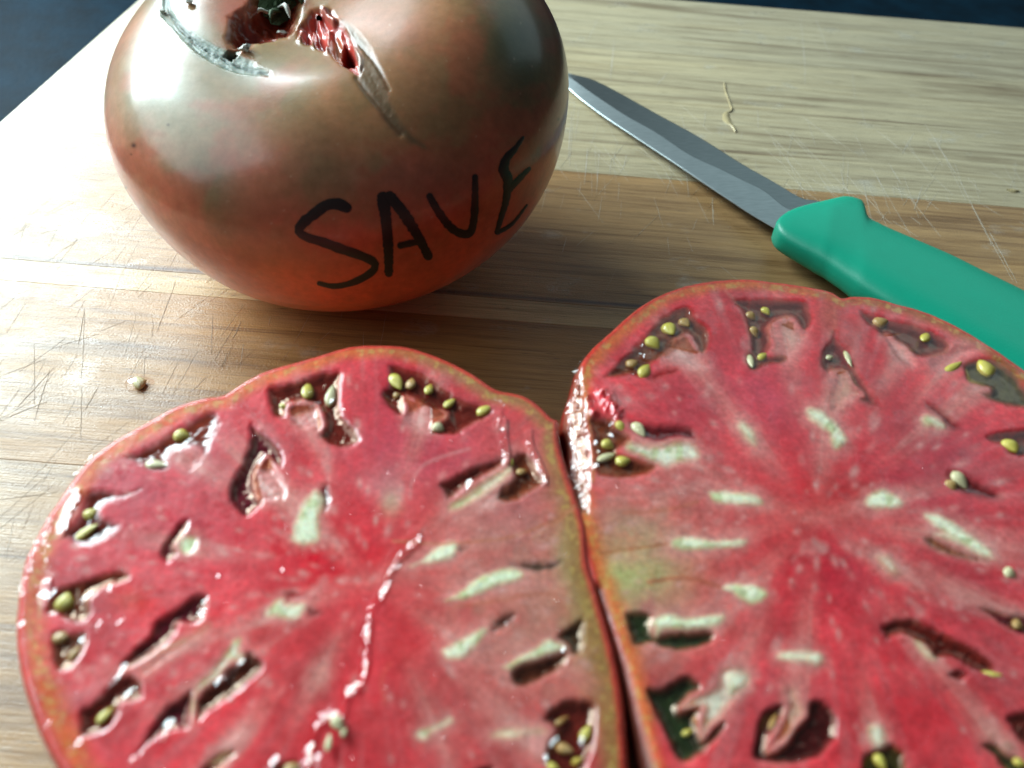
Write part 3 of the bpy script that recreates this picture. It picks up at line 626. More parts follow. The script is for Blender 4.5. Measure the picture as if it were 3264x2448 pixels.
RIGHT_PATCH = [
 ('E1060,860 1200,690 1310,650 1380,760 1440,860 1480,940 1350,960 1250,930 1150,900', .3, PNK, 12),
 ('F420,420 460,400 520,380 540,330 570,370 600,370 620,430 670,480 640,560 560,620 480,610 440,590 460,540 430,500', .2, (.64, .33, .27), 8),
 ('F850,690 900,720 990,750 1020,830 1085,905 980,940 920,1000 860,1030 850,900 890,800', .2, (.58, .30, .22), 9),
 ('F1230,480 1290,510 1400,600 1460,700 1400,700 1320,640', .3, PNK, 10),
 ('F1560,620 1700,570 1850,560 1900,580 1760,640 1680,720 1580,720', .3, (.45, .17, .16), 16),
 ('F1800,860 1880,830 1990,870 1900,890', .1, (.50, .28, .24), 10),
 ('F670,1010 720,990 800,1020 880,1090 920,1140 970,1220 900,1290 850,1260 820,1170 740,1110 680,1060', -.1, CRM, 8),
 ('F190,1120 230,1090 290,1130 320,1190 320,1270 270,1240 220,1180', -.1, CRG, 12),
 ('Z1530,1062 1560,1060 1620,1065 1648,1080 1640,1094 1560,1088 1535,1080', -.1, CRM, 7),
 ('Z1868,1077 1905,1055 1950,1080 1940,1098 1880,1098', -.1, CRM, 8),
 ('G740,70 790,30 900,30 1050,50 1280,40 1270,90 1180,110 1000,120 850,135 750,110', -.1, CRM, 7),
 ('G1110,400 1150,360 1300,365 1390,380 1430,450 1330,510 1250,480 1170,430', -.1, CRM, 7),
 ('G600,640 650,590 750,570 850,600 1000,580 1120,580 1110,640 980,680 850,690 700,690 650,740 640,670', -.1, CRG, 8),
 ('G1490,880 1550,830 1700,830 1800,840 1830,890 1780,940 1700,920 1560,910', -.1, CRM, 10),
 ('G1090,990 1150,950 1260,970 1310,1010 1290,1080 1200,1170 1130,1260 1080,1310 1000,1400 970,1450 960,1330 990,1230 900,1230 820,1240 870,1180 1000,1130 1080,1080', .2, (.60, .42, .28), 10),
 ('G1150,980 1270,985 1290,1060 1180,1140 1140,1080', .0, CRM, 16),
 ('G1550,1090 1620,1100 1660,1180 1710,1260 1650,1330 1590,1410 1530,1480 1450,1550 1430,1530 1480,1450 1520,1360 1560,1270 1580,1200', .2, (.62, .40, .26), 9),
 ('H1570,0 1680,0 1850,50 1960,120 2020,200 1970,190 1850,130 1700,70 1600,30', -.1, CRM, 8),
 ('Z1995,1110 2040,1115 2090,1150 2140,1192 2130,1205 2080,1178 2015,1135', -.1, CRM, 8),
 ('H1440,770 1480,760 1560,830 1600,890 1560,910 1490,860', .0, CRY, 10),
 ('H1680,400 1760,420 1900,480 2080,540 2240,570 2240,600 2100,565 1900,520 1760,470', .0, (.55, .34, .28), 10),
 ('H1160,170 1200,150 1270,170 1340,280 1280,300 1210,240', -.1, (.62, .42, .26), 12),
 ('H1110,1400 1130,1350 1200,1350 1240,1420 1230,1500 1170,1530 1120,1470', -.1, CRM, 14),
 ('H2060,1480 2100,1470 2130,1510 2090,1540', -.1, (.5, .3, .2), 10), ('H1930,1400 1990,1390 2020,1440 1960,1460', -.1, (.5, .28, .2), 14),
 ('Y780,560 900,600 1100,610 1280,570 1480,570 1600,720 1560,800 1360,830 1200,900 1100,860 950,790 740,700 700,640', .1, (.58, .46, .32), 10),
 ('F1480,1070 1540,1040 1640,1100 1650,1140 1580,1140 1500,1120', -.2, CRM, 8),
]
# soft colour fields: x, y, rx, ry, rotation, colour, strength
LEFT_BLOB = [
 (1080, 1770, 260, 130, -8, (.62, .006, .020), .95), (1310, 1990, 70, 210, 12, (.62, .006, .022), .85), (950, 2060, 260, 200, 0, (.50, .018, .022), .5), (1050, 2350, 300, 160, 0, (.45, .020, .024), .5),
 (1680, 1900, 260, 460, -12, (.50, .20, .15), 1.0), (1640, 1600, 170, 140, 0, (.42, .12, .12), .6), (1870, 1850, 80, 260, -10, (.36, .34, .12), .9), (1900, 2150, 50, 300, -8, (.28, .17, .06), .6),
 (1350, 1430, 240, 130, 0, (.50, .055, .085), .8), (420, 1560, 140, 160, 0, (.44, .032, .06), .6), (640, 1420, 80, 120, 0, (.42, .03, .07), .5), (1240, 1250, 60, 130, 0, (.50, .035, .06), .6),
 (640, 1720, 150, 120, 0, (.50, .022, .05), .5), (300, 1930, 120, 130, 0, (.42, .035, .05), .5), (420, 1915, 60, 40, 0, (.5, .04, .012), .6), (1560, 2280, 200, 150, 0, (.46, .10, .09), .6),
 (1245, 1600, 30, 42, 0, (.45, .42, .26), .8), (1230, 1540, 60, 60, 0, (.55, .24, .24), .6), (330, 1980, 40, 90, 0, (.45, .045, .05), .4),
]
RIGHT_BLOB = [
 (2560, 1700, 150, 190, 20, (.60, .005, .018), .9), (2720, 1560, 190, 90, -20, (.48, .010, .014), .8), (2680, 1820, 180, 130, 0, (.48, .020, .040), .6), (2900, 1560, 170, 60, 30, (.44, .03, .06), .4),
 (2060, 1700, 230, 180, 0, (.50, .20, .16), .95), (2010, 1880, 150, 150, 0, (.40, .46, .16), 1.15), (2100, 1980, 170, 140, 0, (.50, .19, .15), .9), (2180, 1300, 160, 130, 0, (.46, .035, .055), .6),
 (2300, 1480, 120, 120, 0, (.52, .09, .09), .5), (2420, 1250, 170, 120, 30, (.52, .06, .09), .7), (2850, 1300, 110, 190, -30, (.46, .014, .03), .6), (3000, 1450, 180, 160, 0, (.36, .035, .06), .6),
 (2500, 2200, 200, 120, 0, (.52, .09, .10), .6), (2900, 2250, 260, 160, 0, (.50, .02, .03), .5), (2150, 2220, 160, 120, 0, (.40, .12, .10), .5), (3100, 1900, 160, 200, 0, (.38, .035, .05), .5),
 (2140, 2000, 200, 30, 0, (.44, .10, .06), .4), (2640, 1000, 40, 60, 0, (.46, .10, .07), .6), (2120, 1050, 60, 40, 60, (.50, .10, .08), .4),
]
LEFT_OUT = P('Z1205,898 N1768,1334 1723,1289 1678,1258 1633,1246 1583,1235 1520,1194 1452,1156 1384,1127 1294,1099 1203,1094 1113,1099 999,1133 859,1172 791,1203 741,1235 705,1255 633,1267 542,1298 452,1348 362,1398 289,1452 244,1502 190,1579 145,1646 95,1741 72,1797 52,1924 47,2014 59,2127 90,2240 131,2344 185,2448 300,2650 480,2850 750,3010 1100,3060 1450,3010 1750,2860 1930,2690 2000,2560 2005,2448 2000,2376 1990,2240 1972,2127 1945,2014 1904,1870 1881,1788 1868,1669 1836,1565 1809,1488 1786,1407')
RIGHT_OUT = P('N1862,1138 1892,1101 1953,1047 2021,986 2089,942 2157,914 2242,894 2360,884 2467,893 2580,909 2650,926 2684,945 2720,940 2784,943 2852,961 2942,986 3032,1024 3123,1076 3213,1135 3300,1200 3420,1320 3530,1500 3600,1720 3610,1950 3550,2200 3420,2480 3200,2720 2900,2880 2600,2900 2350,2820 2180,2700 2080,2560 2050,2448 2015,2300 1985,2180 1950,2050 1905,1920 1865,1800 1832,1669 1812,1565 1806,1490 1812,1410 1800,1345 1806,1285 1826,1225 1840,1175')

def gel_mesh(polypx, z, parent):
    v2 = on_z(smooth_closed(polypx, 48), z)
    if (v2[:, 0]*np.roll(v2[:, 1], -1)-np.roll(v2[:, 0], -1)*v2[:, 1]).sum() < 0: v2 = v2[::-1]
    c = v2.mean(0); n = 48; rows = [c[None]]
    vv = [c+np.array((0, 0, .00008))]
    for k in (.35, .65, .85, 1.0):
        r = c+(v2-c)*k; r = r.copy(); r[:, 2] = z+.00008*(1-k**2); vv += list(r)
    ff = [[0, 1+i, 1+(i+1) % n] for i in range(n)]
    for k in range(3):
        b = 1+k*n; ff += [[b+i, b+n+i, b+n+(i+1) % n, b+(i+1) % n] for i in range(n)]
    return adopt(mesh('gel', vv, ff, M_GEL), parent)
SEED_V = None
def seed_data():
    """flattened teardrop, unit length along x"""
    v, nr, nc = [], 11, 14
    for i in range(nr):
        t = i/(nr-1); x = -.5+t; w = .36*math.sin(math.pi*min(1, t**.8))**.75*(1-.25*t) if 0 < i < nr-1 else .01
        for j in range(nc):
            a = 2*math.pi*j/nc; v.append((x, w*math.cos(a), w*.6*math.sin(a)))
    f = [list(q) for q in grid_faces(nr, nc)]+[list(range(nc))[::-1], [(nr-1)*nc+k for k in range(nc)]]
    return v, f
_sv, _sf = seed_data()
_seedmesh = {}
def seed(parent, s, ln, wd, ang, mt, z, tilt=0., name='seed'):
    if mt.name not in _seedmesh:
        o = mesh(name, _sv, _sf, mt); _seedmesh[mt.name] = o.data; COL.objects.unlink(o); bpy.data.objects.remove(o)
    o = bpy.data.objects.new(name, _seedmesh[mt.name]); COL.objects.link(o)
    p = on_z(P(s), z)[0]
    # traced length and angle, in the plane of the cut
    q0 = P(s)[0]; a = math.radians(ang); e = on_z(np.array([q0+np.array((math.cos(a), -math.sin(a)))*ln*.5]), z)[0]-p
    e2 = on_z(np.array([q0+np.array((math.sin(a), math.cos(a)))*wd*.5]), z)[0]-p
    l = 2*np.hypot(e[0], e[1]); w = 2*np.hypot(e2[0], e2[1])
    l *= 1.02; w *= 1.06
    o.location = p; o.rotation_euler = (random.uniform(-.3, .3), tilt, math.atan2(e[1], e[0])); o.scale = (l, w/.68, min(w, l)/.68)
    if parent is not None: adopt(o, parent)
    return o

def half(name, label, out_px, cpx, z0, locs, patches, blobs, core, ring, extra=None):
    na, nr = 900, 300
    c0 = on_z(np.array([cpx], float), z0)[0]
    o3 = on_z(smooth_closed(out_px, 1400), z0)-c0
    ang = np.arctan2(o3[:, 1], o3[:, 0]); rad = np.hypot(o3[:, 0], o3[:, 1]); od = np.argsort(ang)
    ph = np.linspace(-np.pi, np.pi, na, endpoint=False)
    R = np.interp(ph, ang[od], rad[od], period=2*np.pi)
    R = R*(1+.0025*(fbm(ph*40, ph*0, 3, 3)-.5))
    sr = np.linspace(0, 1, nr)**.62; sr[0] = .002
    V = np.zeros((nr, na, 3)); V[..., 0] = c0[0]+sr[:, None]*R*np.cos(ph); V[..., 1] = c0[1]+sr[:, None]*R*np.sin(ph); V[..., 2] = z0
    V = V.reshape(-1, 3); q = proj(V); n = len(V)
    edge = ((1-sr[:, None])*R[None, :]).ravel()           # metres in from the rim
    qc = np.array(core, float); dx, dy = q[:, 0]-qc[0], q[:, 1]-qc[1]; pa = np.arctan2(dy, dx); pr = np.hypot(dx, dy)
    big = fbm(q[:, 0]/150, q[:, 1]/150, 4, 1); med = fbm(q[:, 0]/45, q[:, 1]/45, 4, 7)
    fib = fbm(pa*26, pr/260, 4, 13)
    c = np.tile(np.array((.66, .048, .060)), (n, 1))
    pm = sm(fbm(q[:, 0]/70, q[:, 1]/70, 4, 91), .46, .72)[:, None]; c = c+(np.array((.56, .14, .14))-c)*.25*pm
    c = c*(1+.8*(big-.5)[:, None]); pale = np.array((.56, .17, .17))
    c = c+(pale-c)*np.clip((fib-.49)*1.7, 0, .5)[:, None]*sm(pr, 260, 620)[:, None]
    for x, y, rx, ry, ro, col, k in blobs:
        a = math.radians(ro); ex, ey = q[:, 0]-x, q[:, 1]-y
        u = (ex*math.cos(a)+ey*math.sin(a))/rx; w = (-ex*math.sin(a)+ey*math.cos(a))/ry
        kk = np.clip(k*np.exp(-(u*u+w*w))*(.5+med), 0, 1)[:, None]; c = c+(np.array(col)-c)*kk
    # pale fibres fanning outward from the placenta pieces to the wall
    fine = fbm(pa*60, pr/300, 3, 17)
    for s, dep, col, ed in patches:
        po = P(s); x, y = po.mean(0); al = np.arctan2(y-qc[1], x-qc[0]); ln = 130+.5*np.ptp(po[:, 0]); wd = 34
        mk = np.where((np.abs(q[:, 0]-x) < 420) & (np.abs(q[:, 1]-y) < 420))[0]; ex, ey = q[mk, 0]-x, q[mk, 1]-y
        u = (ex*math.cos(al)+ey*math.sin(al))/ln; w = (-ex*math.sin(al)+ey*math.cos(al))/wd
        c[mk] += (np.array((.62, .25, .21))-c[mk])*(np.clip(.58*np.exp(-(u*u+w*w))*(.2+1.6*fine[mk]), 0, .8))[:, None]
    # pale vascular flecks
    rs = np.random.default_rng(5)
    for _ in range(330):
        k = rs.integers(n); x, y = q[k]
        if not (-60 < x < 3330 and 850 < y < 2500): continue
        rr = rs.uniform(6, 13); st = rs.uniform(1, 2.4); al = np.arctan2(y-qc[1], x-qc[0]); mk = np.where((np.abs(q[:, 0]-x) < 60) & (np.abs(q[:, 1]-y) < 60))[0]
        ex, ey = q[mk, 0]-x, q[mk, 1]-y; u = (ex*math.cos(al)+ey*math.sin(al))/(rr*st); w = (-ex*math.sin(al)+ey*math.cos(al))/rr
        c[mk] += (np.array((.66, .34, .30))-c[mk])*(rs.uniform(.2, .6)*np.exp(-(u*u+w*w)))[:, None]
    D = .00010*(big-.5)*2+.00008*(med-.5); wet = .10+.5*sm(fbm(q[:, 0]/60, q[:, 1]/60, 3, 21), .5, .7)
    # pericarp wall and the skin line at the rim
    e2 = edge+.0012*(fbm(ph*18, ph*0, 3, 9)-.5)[None, :].repeat(nr, 0).ravel()
    per = ring(q, ph)
    k = .9*(1-sm(e2, .0016, .0046)); c = c+(per-c)*k[:, None]
    fl = np.clip((fbm(q[:, 0]/16, q[:, 1]/16, 3, 30)-.56)*5, 0, .5)*(1-sm(edge, .0026, .0034))*sm(edge, .0008, .0014)
    c = c+(np.array((.52, .36, .10))-c)*fl[:, None]
    k = 1-sm(edge+.0003*(med-.5), .0008, .0017); c = c+(np.array((.58, .045, .035))-c)*(.9*k)[:, None]
    jit = (fbm(q[:, 0]/22, q[:, 1]/22, 3, 40)-.5)
    for s, dep, col in locs:
        po = P(s)
        if len(po) < 3: continue
        lo, hi = po.min(0)-60, po.max(0)+60
        ix = np.where((q[:, 0] > lo[0]) & (q[:, 0] < hi[0]) & (q[:, 1] > lo[1]) & (q[:, 1] < hi[1]))[0]
        if not len(ix): continue
        sd = sd_poly(q[ix], smooth_closed(po, 4*len(po)))+jit[ix]*11
        w = sm(sd, -6, 34); wc = sm(sd, -10, 22)
        rel = (fbm(q[ix, 0]/18, q[ix, 1]/18, 3, 50)-.5)*.5
        D[ix] += ((dep*.34+rel*min(dep, 1.)*.5)*.001-D[ix])*w
        cc = np.array(col)*.62*(1+1.1*(fbm(q[ix, 0]/20, q[ix, 1]/20, 3, 60)-.5))[:, None]
        # the cavity wall keeps the flesh's red for a short way down
        wall = np.exp(-np.clip(sd, 0, None)/9)[:, None]; cc = cc+(c[ix]*.7-cc)*wall*.6
        c[ix] += (cc-c[ix])*wc[:, None]; wet[ix] += (.95-wet[ix])*sm(sd, 10, 26)
    for s, dep, col, ed in patches:
        po = P(s); lo, hi = po.min(0)-60, po.max(0)+60
        ix = np.where((q[:, 0] > lo[0]) & (q[:, 0] < hi[0]) & (q[:, 1] > lo[1]) & (q[:, 1] < hi[1]))[0]
        if not len(ix): continue
        sd = sd_poly(q[ix], smooth_closed(po, 4*len(po)))+jit[ix]*10
        pk = col in (PNK,) or col[0]-col[1] > .2
        if pk: ed = ed*2.0
        hal = (.42 if not pk else .3)*sm(sd+jit[ix]*30, -46, 4)[:, None]; c[ix] += (np.array((.62, .28, .24))-c[ix])*hal*sm(c[ix].sum(1), .3, .5)[:, None]
        w = sm(sd, -ed*1.0, ed*2.6); st = fbm(q[ix, 0]/13, q[ix, 1]/13, 3, 70)-.5
        D[ix] += ((dep+.12*st)*.001-D[ix])*sm(sd, -10, 20)
        cc = np.array(col)*(1+.18*st)[:, None]
        if pk: cc = cc+(np.array((.60, .12, .12))-cc)*np.clip((fib[ix]-.45)*3, 0, .6)[:, None]
        else: cc = cc+(np.array((.82, .83, .68))-cc)*(.55*sm(sd, 6, 24))[:, None]
        gr = np.clip((fbm(q[ix, 0]/40, q[ix, 1]/40, 2, 80)-.55)*3, 0, .5)[:, None] if col[1] > .45 else 0
        cc = cc+(np.array((.34, .40, .10))-cc)*gr
        c[ix] += (cc-c[ix])*w[:, None]; wet[ix] += (.35-wet[ix])*w
    if extra: c, D, wet = extra(q, c, D, wet, V, edge)
    V[:, 2] -= D
    # the rim is softly rounded over
    rr = np.clip(1-edge/.0010, 0, 1); V[:, 2] -= .0007*rr**2.2
    root = thing(name, label, 'tomato half', (c0[0], c0[1], 0))
    f = grid_faces(nr, na)
    adopt(mesh('cut_face', V, f, M_FLESH, None, True, {'tint': ('FLOAT_COLOR', np.clip(c, .003, .9)), 'wet': ('FLOAT', np.clip(wet, 0, 1))}), root)
    # skin: bulges a little below the rim and rounds under to the board
    ns = 60; t = np.linspace(0, 1, ns)[:, None]; a = t*np.pi/2
    rim = V.reshape(nr, na, 3)[-1]
    rimq = proj(rim); seam = sm(-rimq[:, 0], -2180, -2080)*sm(rimq[:, 1], 1520, 1640) if extra is extra_right else 0*ph
    bul = .0016*(1-.95*seam)[None]*np.sin(np.clip(t*4.5, 0, 1)*np.pi/2)
    rs_ = np.cos(a)**.62*(1+0*R[None]); rs_[-1] = .02
    Rr = R[None]*rs_+bul*rs_
    zz = rim[:, 2][None]*(1-np.sin(a)**1.15)
    SV = np.stack([c0[0]+Rr*np.cos(ph), c0[1]+Rr*np.sin(ph), np.broadcast_to(zz, Rr.shape)], -1).reshape(-1, 3)
    nz = fbm(np.tile(ph*9, ns), np.repeat(np.arange(ns)/12, na), 4, 4)
    sc = np.array((.42, .035, .028))*(1+.5*(nz-.5))[:, None]; sw = .4+.5*sm(nz, .4, .6)
    adopt(mesh('skin', SV, grid_faces(ns, na)[:, ::-1], M_CUTSKIN, None, True, {'tint': ('FLOAT_COLOR', np.clip(sc, .003, .9)), 'wet': ('FLOAT', np.clip(sw, 0, 1))}), root)
    for s, dep, col in locs:
        po = P(s)
        if len(po) >= 3 and dep >= 1.3: gel_mesh(po, z0-dep*.001*.09, root)
    return root
def ring_left(q, ph):
    base = np.tile(np.array((.66, .135, .025)), (len(q), 1))
    k = sm(q[:, 0], 1000, 1500)[:, None]; base = base+(np.array((.36, .17, .07))-base)*k
    k = sm(q[:, 0], 1700, 1900)[:, None]*sm(q[:, 1], 1300, 1700)[:, None]; base = base+(np.array((.32, .16, .05))-base)*k
    k = (1-sm(q[:, 0], 60, 300))[:, None]; base = base+(np.array((.52, .085, .025))-base)*k*.7
    return base
def ring_right(q, ph):
    base = np.tile(np.array((.64, .145, .035)), (len(q), 1))
    k = sm(q[:, 0], 2200, 2900)[:, None]; base = base+(np.array((.34, .10, .035))-base)*k
    return base
def flecks(parent, pts, z):
    """broken film of juice: small shallow lenses tilted to glint toward the camera, joined into one part"""
    vv, ff = [], []; rg = random.Random(9)
    for (x, y, rad, st, al) in pts:
        p = on_z(np.array([(x, y)], float), z)[0]; k0 = len(vv); nc = 10
        nn = np.array((-.375+rg.gauss(0, .06), .10+rg.gauss(0, .07), .91)); nn /= np.linalg.norm(nn)  # lenses shaped and tilted to mirror the window lamp into the camera
        t1 = np.array((math.cos(al), math.sin(al), 0)); t1 -= nn*(t1@nn); t1 /= np.linalg.norm(t1); t2 = np.cross(nn, t1)
        ph = [rg.uniform(.7, 1.2) for _ in range(nc)]
        vv.append(p+nn*rad*.075)
        for kr, kz in [(.45, .06), (.8, .026), (1., -.06)]:
            for j in range(nc):
                a = 2*math.pi*j/nc; vv.append(p+(t1*st*math.cos(a)+t2*math.sin(a))*rad*kr*ph[j]+nn*rad*kz)
        ff += [[k0, k0+1+j, k0+1+(j+1) % nc] for j in range(nc)]
        for i in range(2):
            b = k0+1+i*nc; ff += [[b+j, b+nc+j, b+nc+(j+1) % nc, b+(j+1) % nc] for j in range(nc)]
    o = adopt(mesh('juice_film', vv, ff, M_JUICE), parent); tag(o, kind='stuff')
FISSURE = smooth_open(P('D735,35 690,75 590,175 540,260 515,330 500,400 440,480 400,560 390,640 380,740 375,850 370,920 340,1040 260,1100 230,1160 205,1270 130,1290 60,1330 20,1380 -20,1500 -60,1640'), 90)
def extra_left(q, c, D, wet, V, edge):
    d, t = sd_line(q, FISSURE); wd = 9+13*sm(vnoise(t*16, t*0, 2), .3, .6)
    k = np.exp(-(d/wd)**2); sx = FISSURE[np.clip((t*89).astype(int), 0, 88)][:, 0]-q[:, 0]+8
    prof = np.where(sx > 0, np.clip(1-sx/(14+wd), 0, 1), np.clip(1+sx/7, 0, 1))*sm(d, 40, 26)
    D = D-.22*(.00032+.00002*wd)*prof*(.75+.5*fbm(q[:, 0]/12, q[:, 1]/12, 2, 3)); wet = wet+(1-wet)*np.clip(k*1.6, 0, 1)
    # orange seam lines in the flesh
    for s, w_, col, kk in [('D560,60 900,80 1150,60 1400,30 1700,-90 1860,-200', 5, (.48, .16, .08), .7), ('B680,1300 690,1200 760,1080 900,1010 1100,950', 6, (.58, .26, .24), .5), ('B1550,1580 1700,1480 1830,1380', 5, (.5, .2, .1), .6),
                           ('D1000,520 1300,480 1500,440 1700,430', 7, (.44, .12, .06), .5), ('C860,960 1080,850 1300,760', 8, (.62, .40, .22), .4), ('D500,1200 480,1040 540,920', 6, (.55, .1, .06), .4)]:
        dd, tt = sd_line(q, smooth_open(P(s), 20)); k = kk*np.exp(-(dd/w_)**2); c = c+(np.array(col)-c)*k[:, None]
    # wet dents by the rim that catch the window
    for s, w_ in [('A545,1290 500,1380 440,1520', 13), ('B1310,730 1290,780', 10), ('B1340,800 1340,880 1360,1000', 15), ('B1520,860 1540,960 1590,1060 1630,1160', 12), ('C340,400 320,470', 16)]:
        pl = P(s); dd, tt = sd_line(q, pl); k = np.exp(-(dd/w_)**2); kk = 60*(tt*.999); pp = smooth_open(pl, 61)[kk.astype(int)]
        sx = pp[:, 0]-q[:, 0]; prof = np.where(sx > -w_*.6, np.clip(1-(sx+w_*.6)/(2.2*w_), 0, 1), np.clip(1+(sx+w_*.6)/6, 0, 1))*sm(dd, 2.2*w_, 1.5*w_)
        D = D-w_*2.2*.000008*prof*(.8+.4*fbm(q[:, 0]/14, q[:, 1]/14, 2, 6)); wet = wet+(1-wet)*k
    return c, D, wet
def extra_right(q, c, D, wet, V, edge):
    wetp = P('N1680,1000 1852,1138 1866,1206 1868,1274 1874,1331 1884,1392 1892,1475 1888,1533 1880,1640 1700,1640')
    sd = sd_poly(q, wetp); k = sm(sd, -6, 14)
    b = fbm(q[:, 0]/13, q[:, 1]/13, 3, 12)
    D = D+np.clip(sd, 0, 90)/90*.0021*k+.0007*(b-.5)*k; wet = wet+(1-wet)*k
    c = c+(np.array((.34, .15, .10))-c)*(.7*k)[:, None]
    dd, tt = sd_line(q, P('N1866,1206 1868,1274 1876,1331 1886,1392 1894,1475 1890,1533')); kk = .8*np.exp(-(dd/6)**2); c = c+(np.array((.5, .17, .06))-c)*kk[:, None]
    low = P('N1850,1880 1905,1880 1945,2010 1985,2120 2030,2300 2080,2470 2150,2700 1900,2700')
    sd = sd_poly(q, low); k = sm(sd, -40, 40); D = D+.0014*k; c = c+(np.array((.10, .03, .018))-c)*(.92*sm(sd, -34, 6))[:, None]  # lower seam edge dropped and painted dark for the left half's shadow
    for s, w_ in [('Y260,80 330,250', 14), ('Y480,30 520,150 560,200 610,250', 22), ('Y390,10 420,20', 10)]:
        dd, tt = sd_line(q, P(s)); k = np.exp(-(dd/w_)**2); D = D-.0008*k*b*1.6; wet = wet+(1-wet)*k
    for s, w_, col, kk in [('G250,150 500,110 720,80', 5, (.42, .14, .05), .7), ('G590,350 850,320 1090,380', 7, (.44, .10, .05), .7), ('E1660,230 1790,380 1870,600 1880,760 1840,900', 6, (.56, .16, .13), .6),
                           ('F870,260 880,400 850,470', 5, (.5, .14, .09), .5), ('Y500,1250 900,1230 1300,1160 1560,1060', 9, (.55, .25, .22), .4), ('Y700,1420 1200,1380 1560,1290', 7, (.48, .14, .08), .6)]:
        dd, tt = sd_line(q, smooth_open(P(s), 20)); k = kk*np.exp(-(dd/w_)**2); c = c+(np.array(col)-c)*k[:, None]
    return c, D, wet
ZL, ZR = .0300, .0296
LH = half('tomato_half', 'cut tomato half, left of the pair, with a shiny wet zigzag crack across its flesh', LEFT_OUT, (1030, 1850), ZL, LEFT_LOC, LEFT_PATCH, LEFT_BLOB, (1180, 1850), ring_left, extra_left)
RH = half('tomato_half', 'cut tomato half in front of the green knife handle, seeds in dark pockets', RIGHT_OUT, (2620, 1750), ZR, RIGHT_LOC, RIGHT_PATCH, RIGHT_BLOB, (2600, 1650), ring_right, extra_right)
for o in (LH, RH): o['group'] = 'two halves of a sliced tomato'
C_, G_, O_ = M_SEEDC, M_SEEDG, M_SEEDO
for s, ln, wd, an, mt, dz in [
    ('A2170,540', 66, 40, 85, G_, .8), ('B125,580', 70, 38, 80, C_, .8), ('A2000,655', 30, 16, -20, G_, .7), ('B580,480', 62, 42, -60, G_, .8), ('B685,490', 44, 34, 80, O_, 1.), ('B815,530', 44, 28, 70, G_, .9),
    ('B960,630', 48, 24, 40, G_, .8), ('B1205,680', 56, 30, 30, G_, .7), ('B880,805', 40, 32, -30, C_, .7), ('B590,580', 30, 20, 10, O_, 1.2), ('B1390,1055', 30, 18, 70, G_, .7), ('B1470,1115', 40, 24, 20, O_, .9),
    ('A1285,862', 54, 40, -10, G_, .5), ('A1100,1065', 76, 34, -8, C_, .4), ('A640,1410', 50, 34, 40, G_, .5), ('A610,1540', 92, 32, 28, G_, .4), ('C460,490', 66, 54, 70, G_, .6), ('C430,735', 56, 48, 60, O_, .9), ('C525,850', 66, 26, 52, O_, .7),
    ('C745,1285', 80, 32, 48, G_, .7), ('D1920,1415', 62, 38, 65, G_, 1.), ('D1770,1525', 62, 36, -20, O_, .9), ('D1750,1325', 54, 20, 35, O_, .9), ('D1680,1650', 46, 30, -20, G_, .8), ('C2060,1660', 60, 40, 20, O_, .5), ('D1860,1610', 40, 26, 30, G_, 1.)]:
    seed(LH, s, ln, wd, an, mt, ZL-.0001-dz*.0003, random.uniform(-.25, .25))
for s, ln, wd, an, mt in [('D170,1345', 58, 44, -60, C_), ('D105,1480', 60, 24, 82, C_), ('D215,1410', 34, 20, 70, C_)]:
    seed(LH, s, ln, wd, an, mt, ZL+.0007)
for s, ln, wd, an, mt, dz in [
    ('E1130,590', 50, 40, -60, G_, .7), ('E1278,530', 40, 30, -50, O_, .9), ('E980,720', 52, 38, -45, G_, .6), ('E905,980', 52, 42, 60, G_, .4), ('E780,910', 40, 30, 20, O_, 1.1), ('E1890,885', 52, 22, -75, C_, .5), ('E2010,845', 36, 24, 40, G_, .6),
    ('E2040,420', 34, 22, -50, G_, .9), ('E1900,465', 36, 22, -40, O_, 1.1), ('E1935,615', 36, 24, -60, O_, 1.), ('Y870,440', 62, 34, -52, C_, .4), ('Y660,410', 44, 26, -50, G_, .5), ('Y510,620', 46, 34, -30, G_, .6), ('Y500,760', 70, 26, 24, C_, .5), ('Y690,810', 52, 36, 15, G_, .6),
    ('F970,640', 72, 18, -75, C_, .4), ('F845,640', 26, 16, 20, C_, .5), ('F1520,495', 44, 34, 60, G_, .9), ('F1200,395', 46, 30, 10, O_, 1.2), ('F1710,712', 62, 24, 30, G_, .3), ('F1950,720', 60, 50, 0, G_, 1.5), ('F2120,1268', 56, 44, -60, G_, .7),
    ('F1760,1505', 72, 34, -48, C_, .1), ('F1695,1550', 44, 32, -60, O_, .4), ('H2110,290', 48, 34, -25, C_, -.1), ('H1965,1000', 80, 22, -8, G_, .3), ('H2170,650', 46, 36, -30, O_, .8), ('G870,1405', 46, 24, 30, G_, .8), ('G1470,1330', 60, 22, 65, O_, .8), ('H1200,1620', 70, 34, -60, G_, .8), ('H2180,1620', 50, 30, -20, G_, .8)]:
    seed(RH, s, ln, wd, an, mt, ZR-.0001-dz*.0003, random.uniform(-.25, .25))
rs = random.Random(4)
def along(s, n, sx, r0, r1, st=1.5, al=-1.4):
    pl = smooth_open(P(s), 80); o = []
    for _ in range(n):
        x, y = pl[rs.randrange(80)]; o.append((x+rs.gauss(0, sx), y+rs.gauss(0, sx*.6), rs.uniform(r0, r1), rs.uniform(1, st), al+rs.gauss(0, .35)))
    return o
pts = []
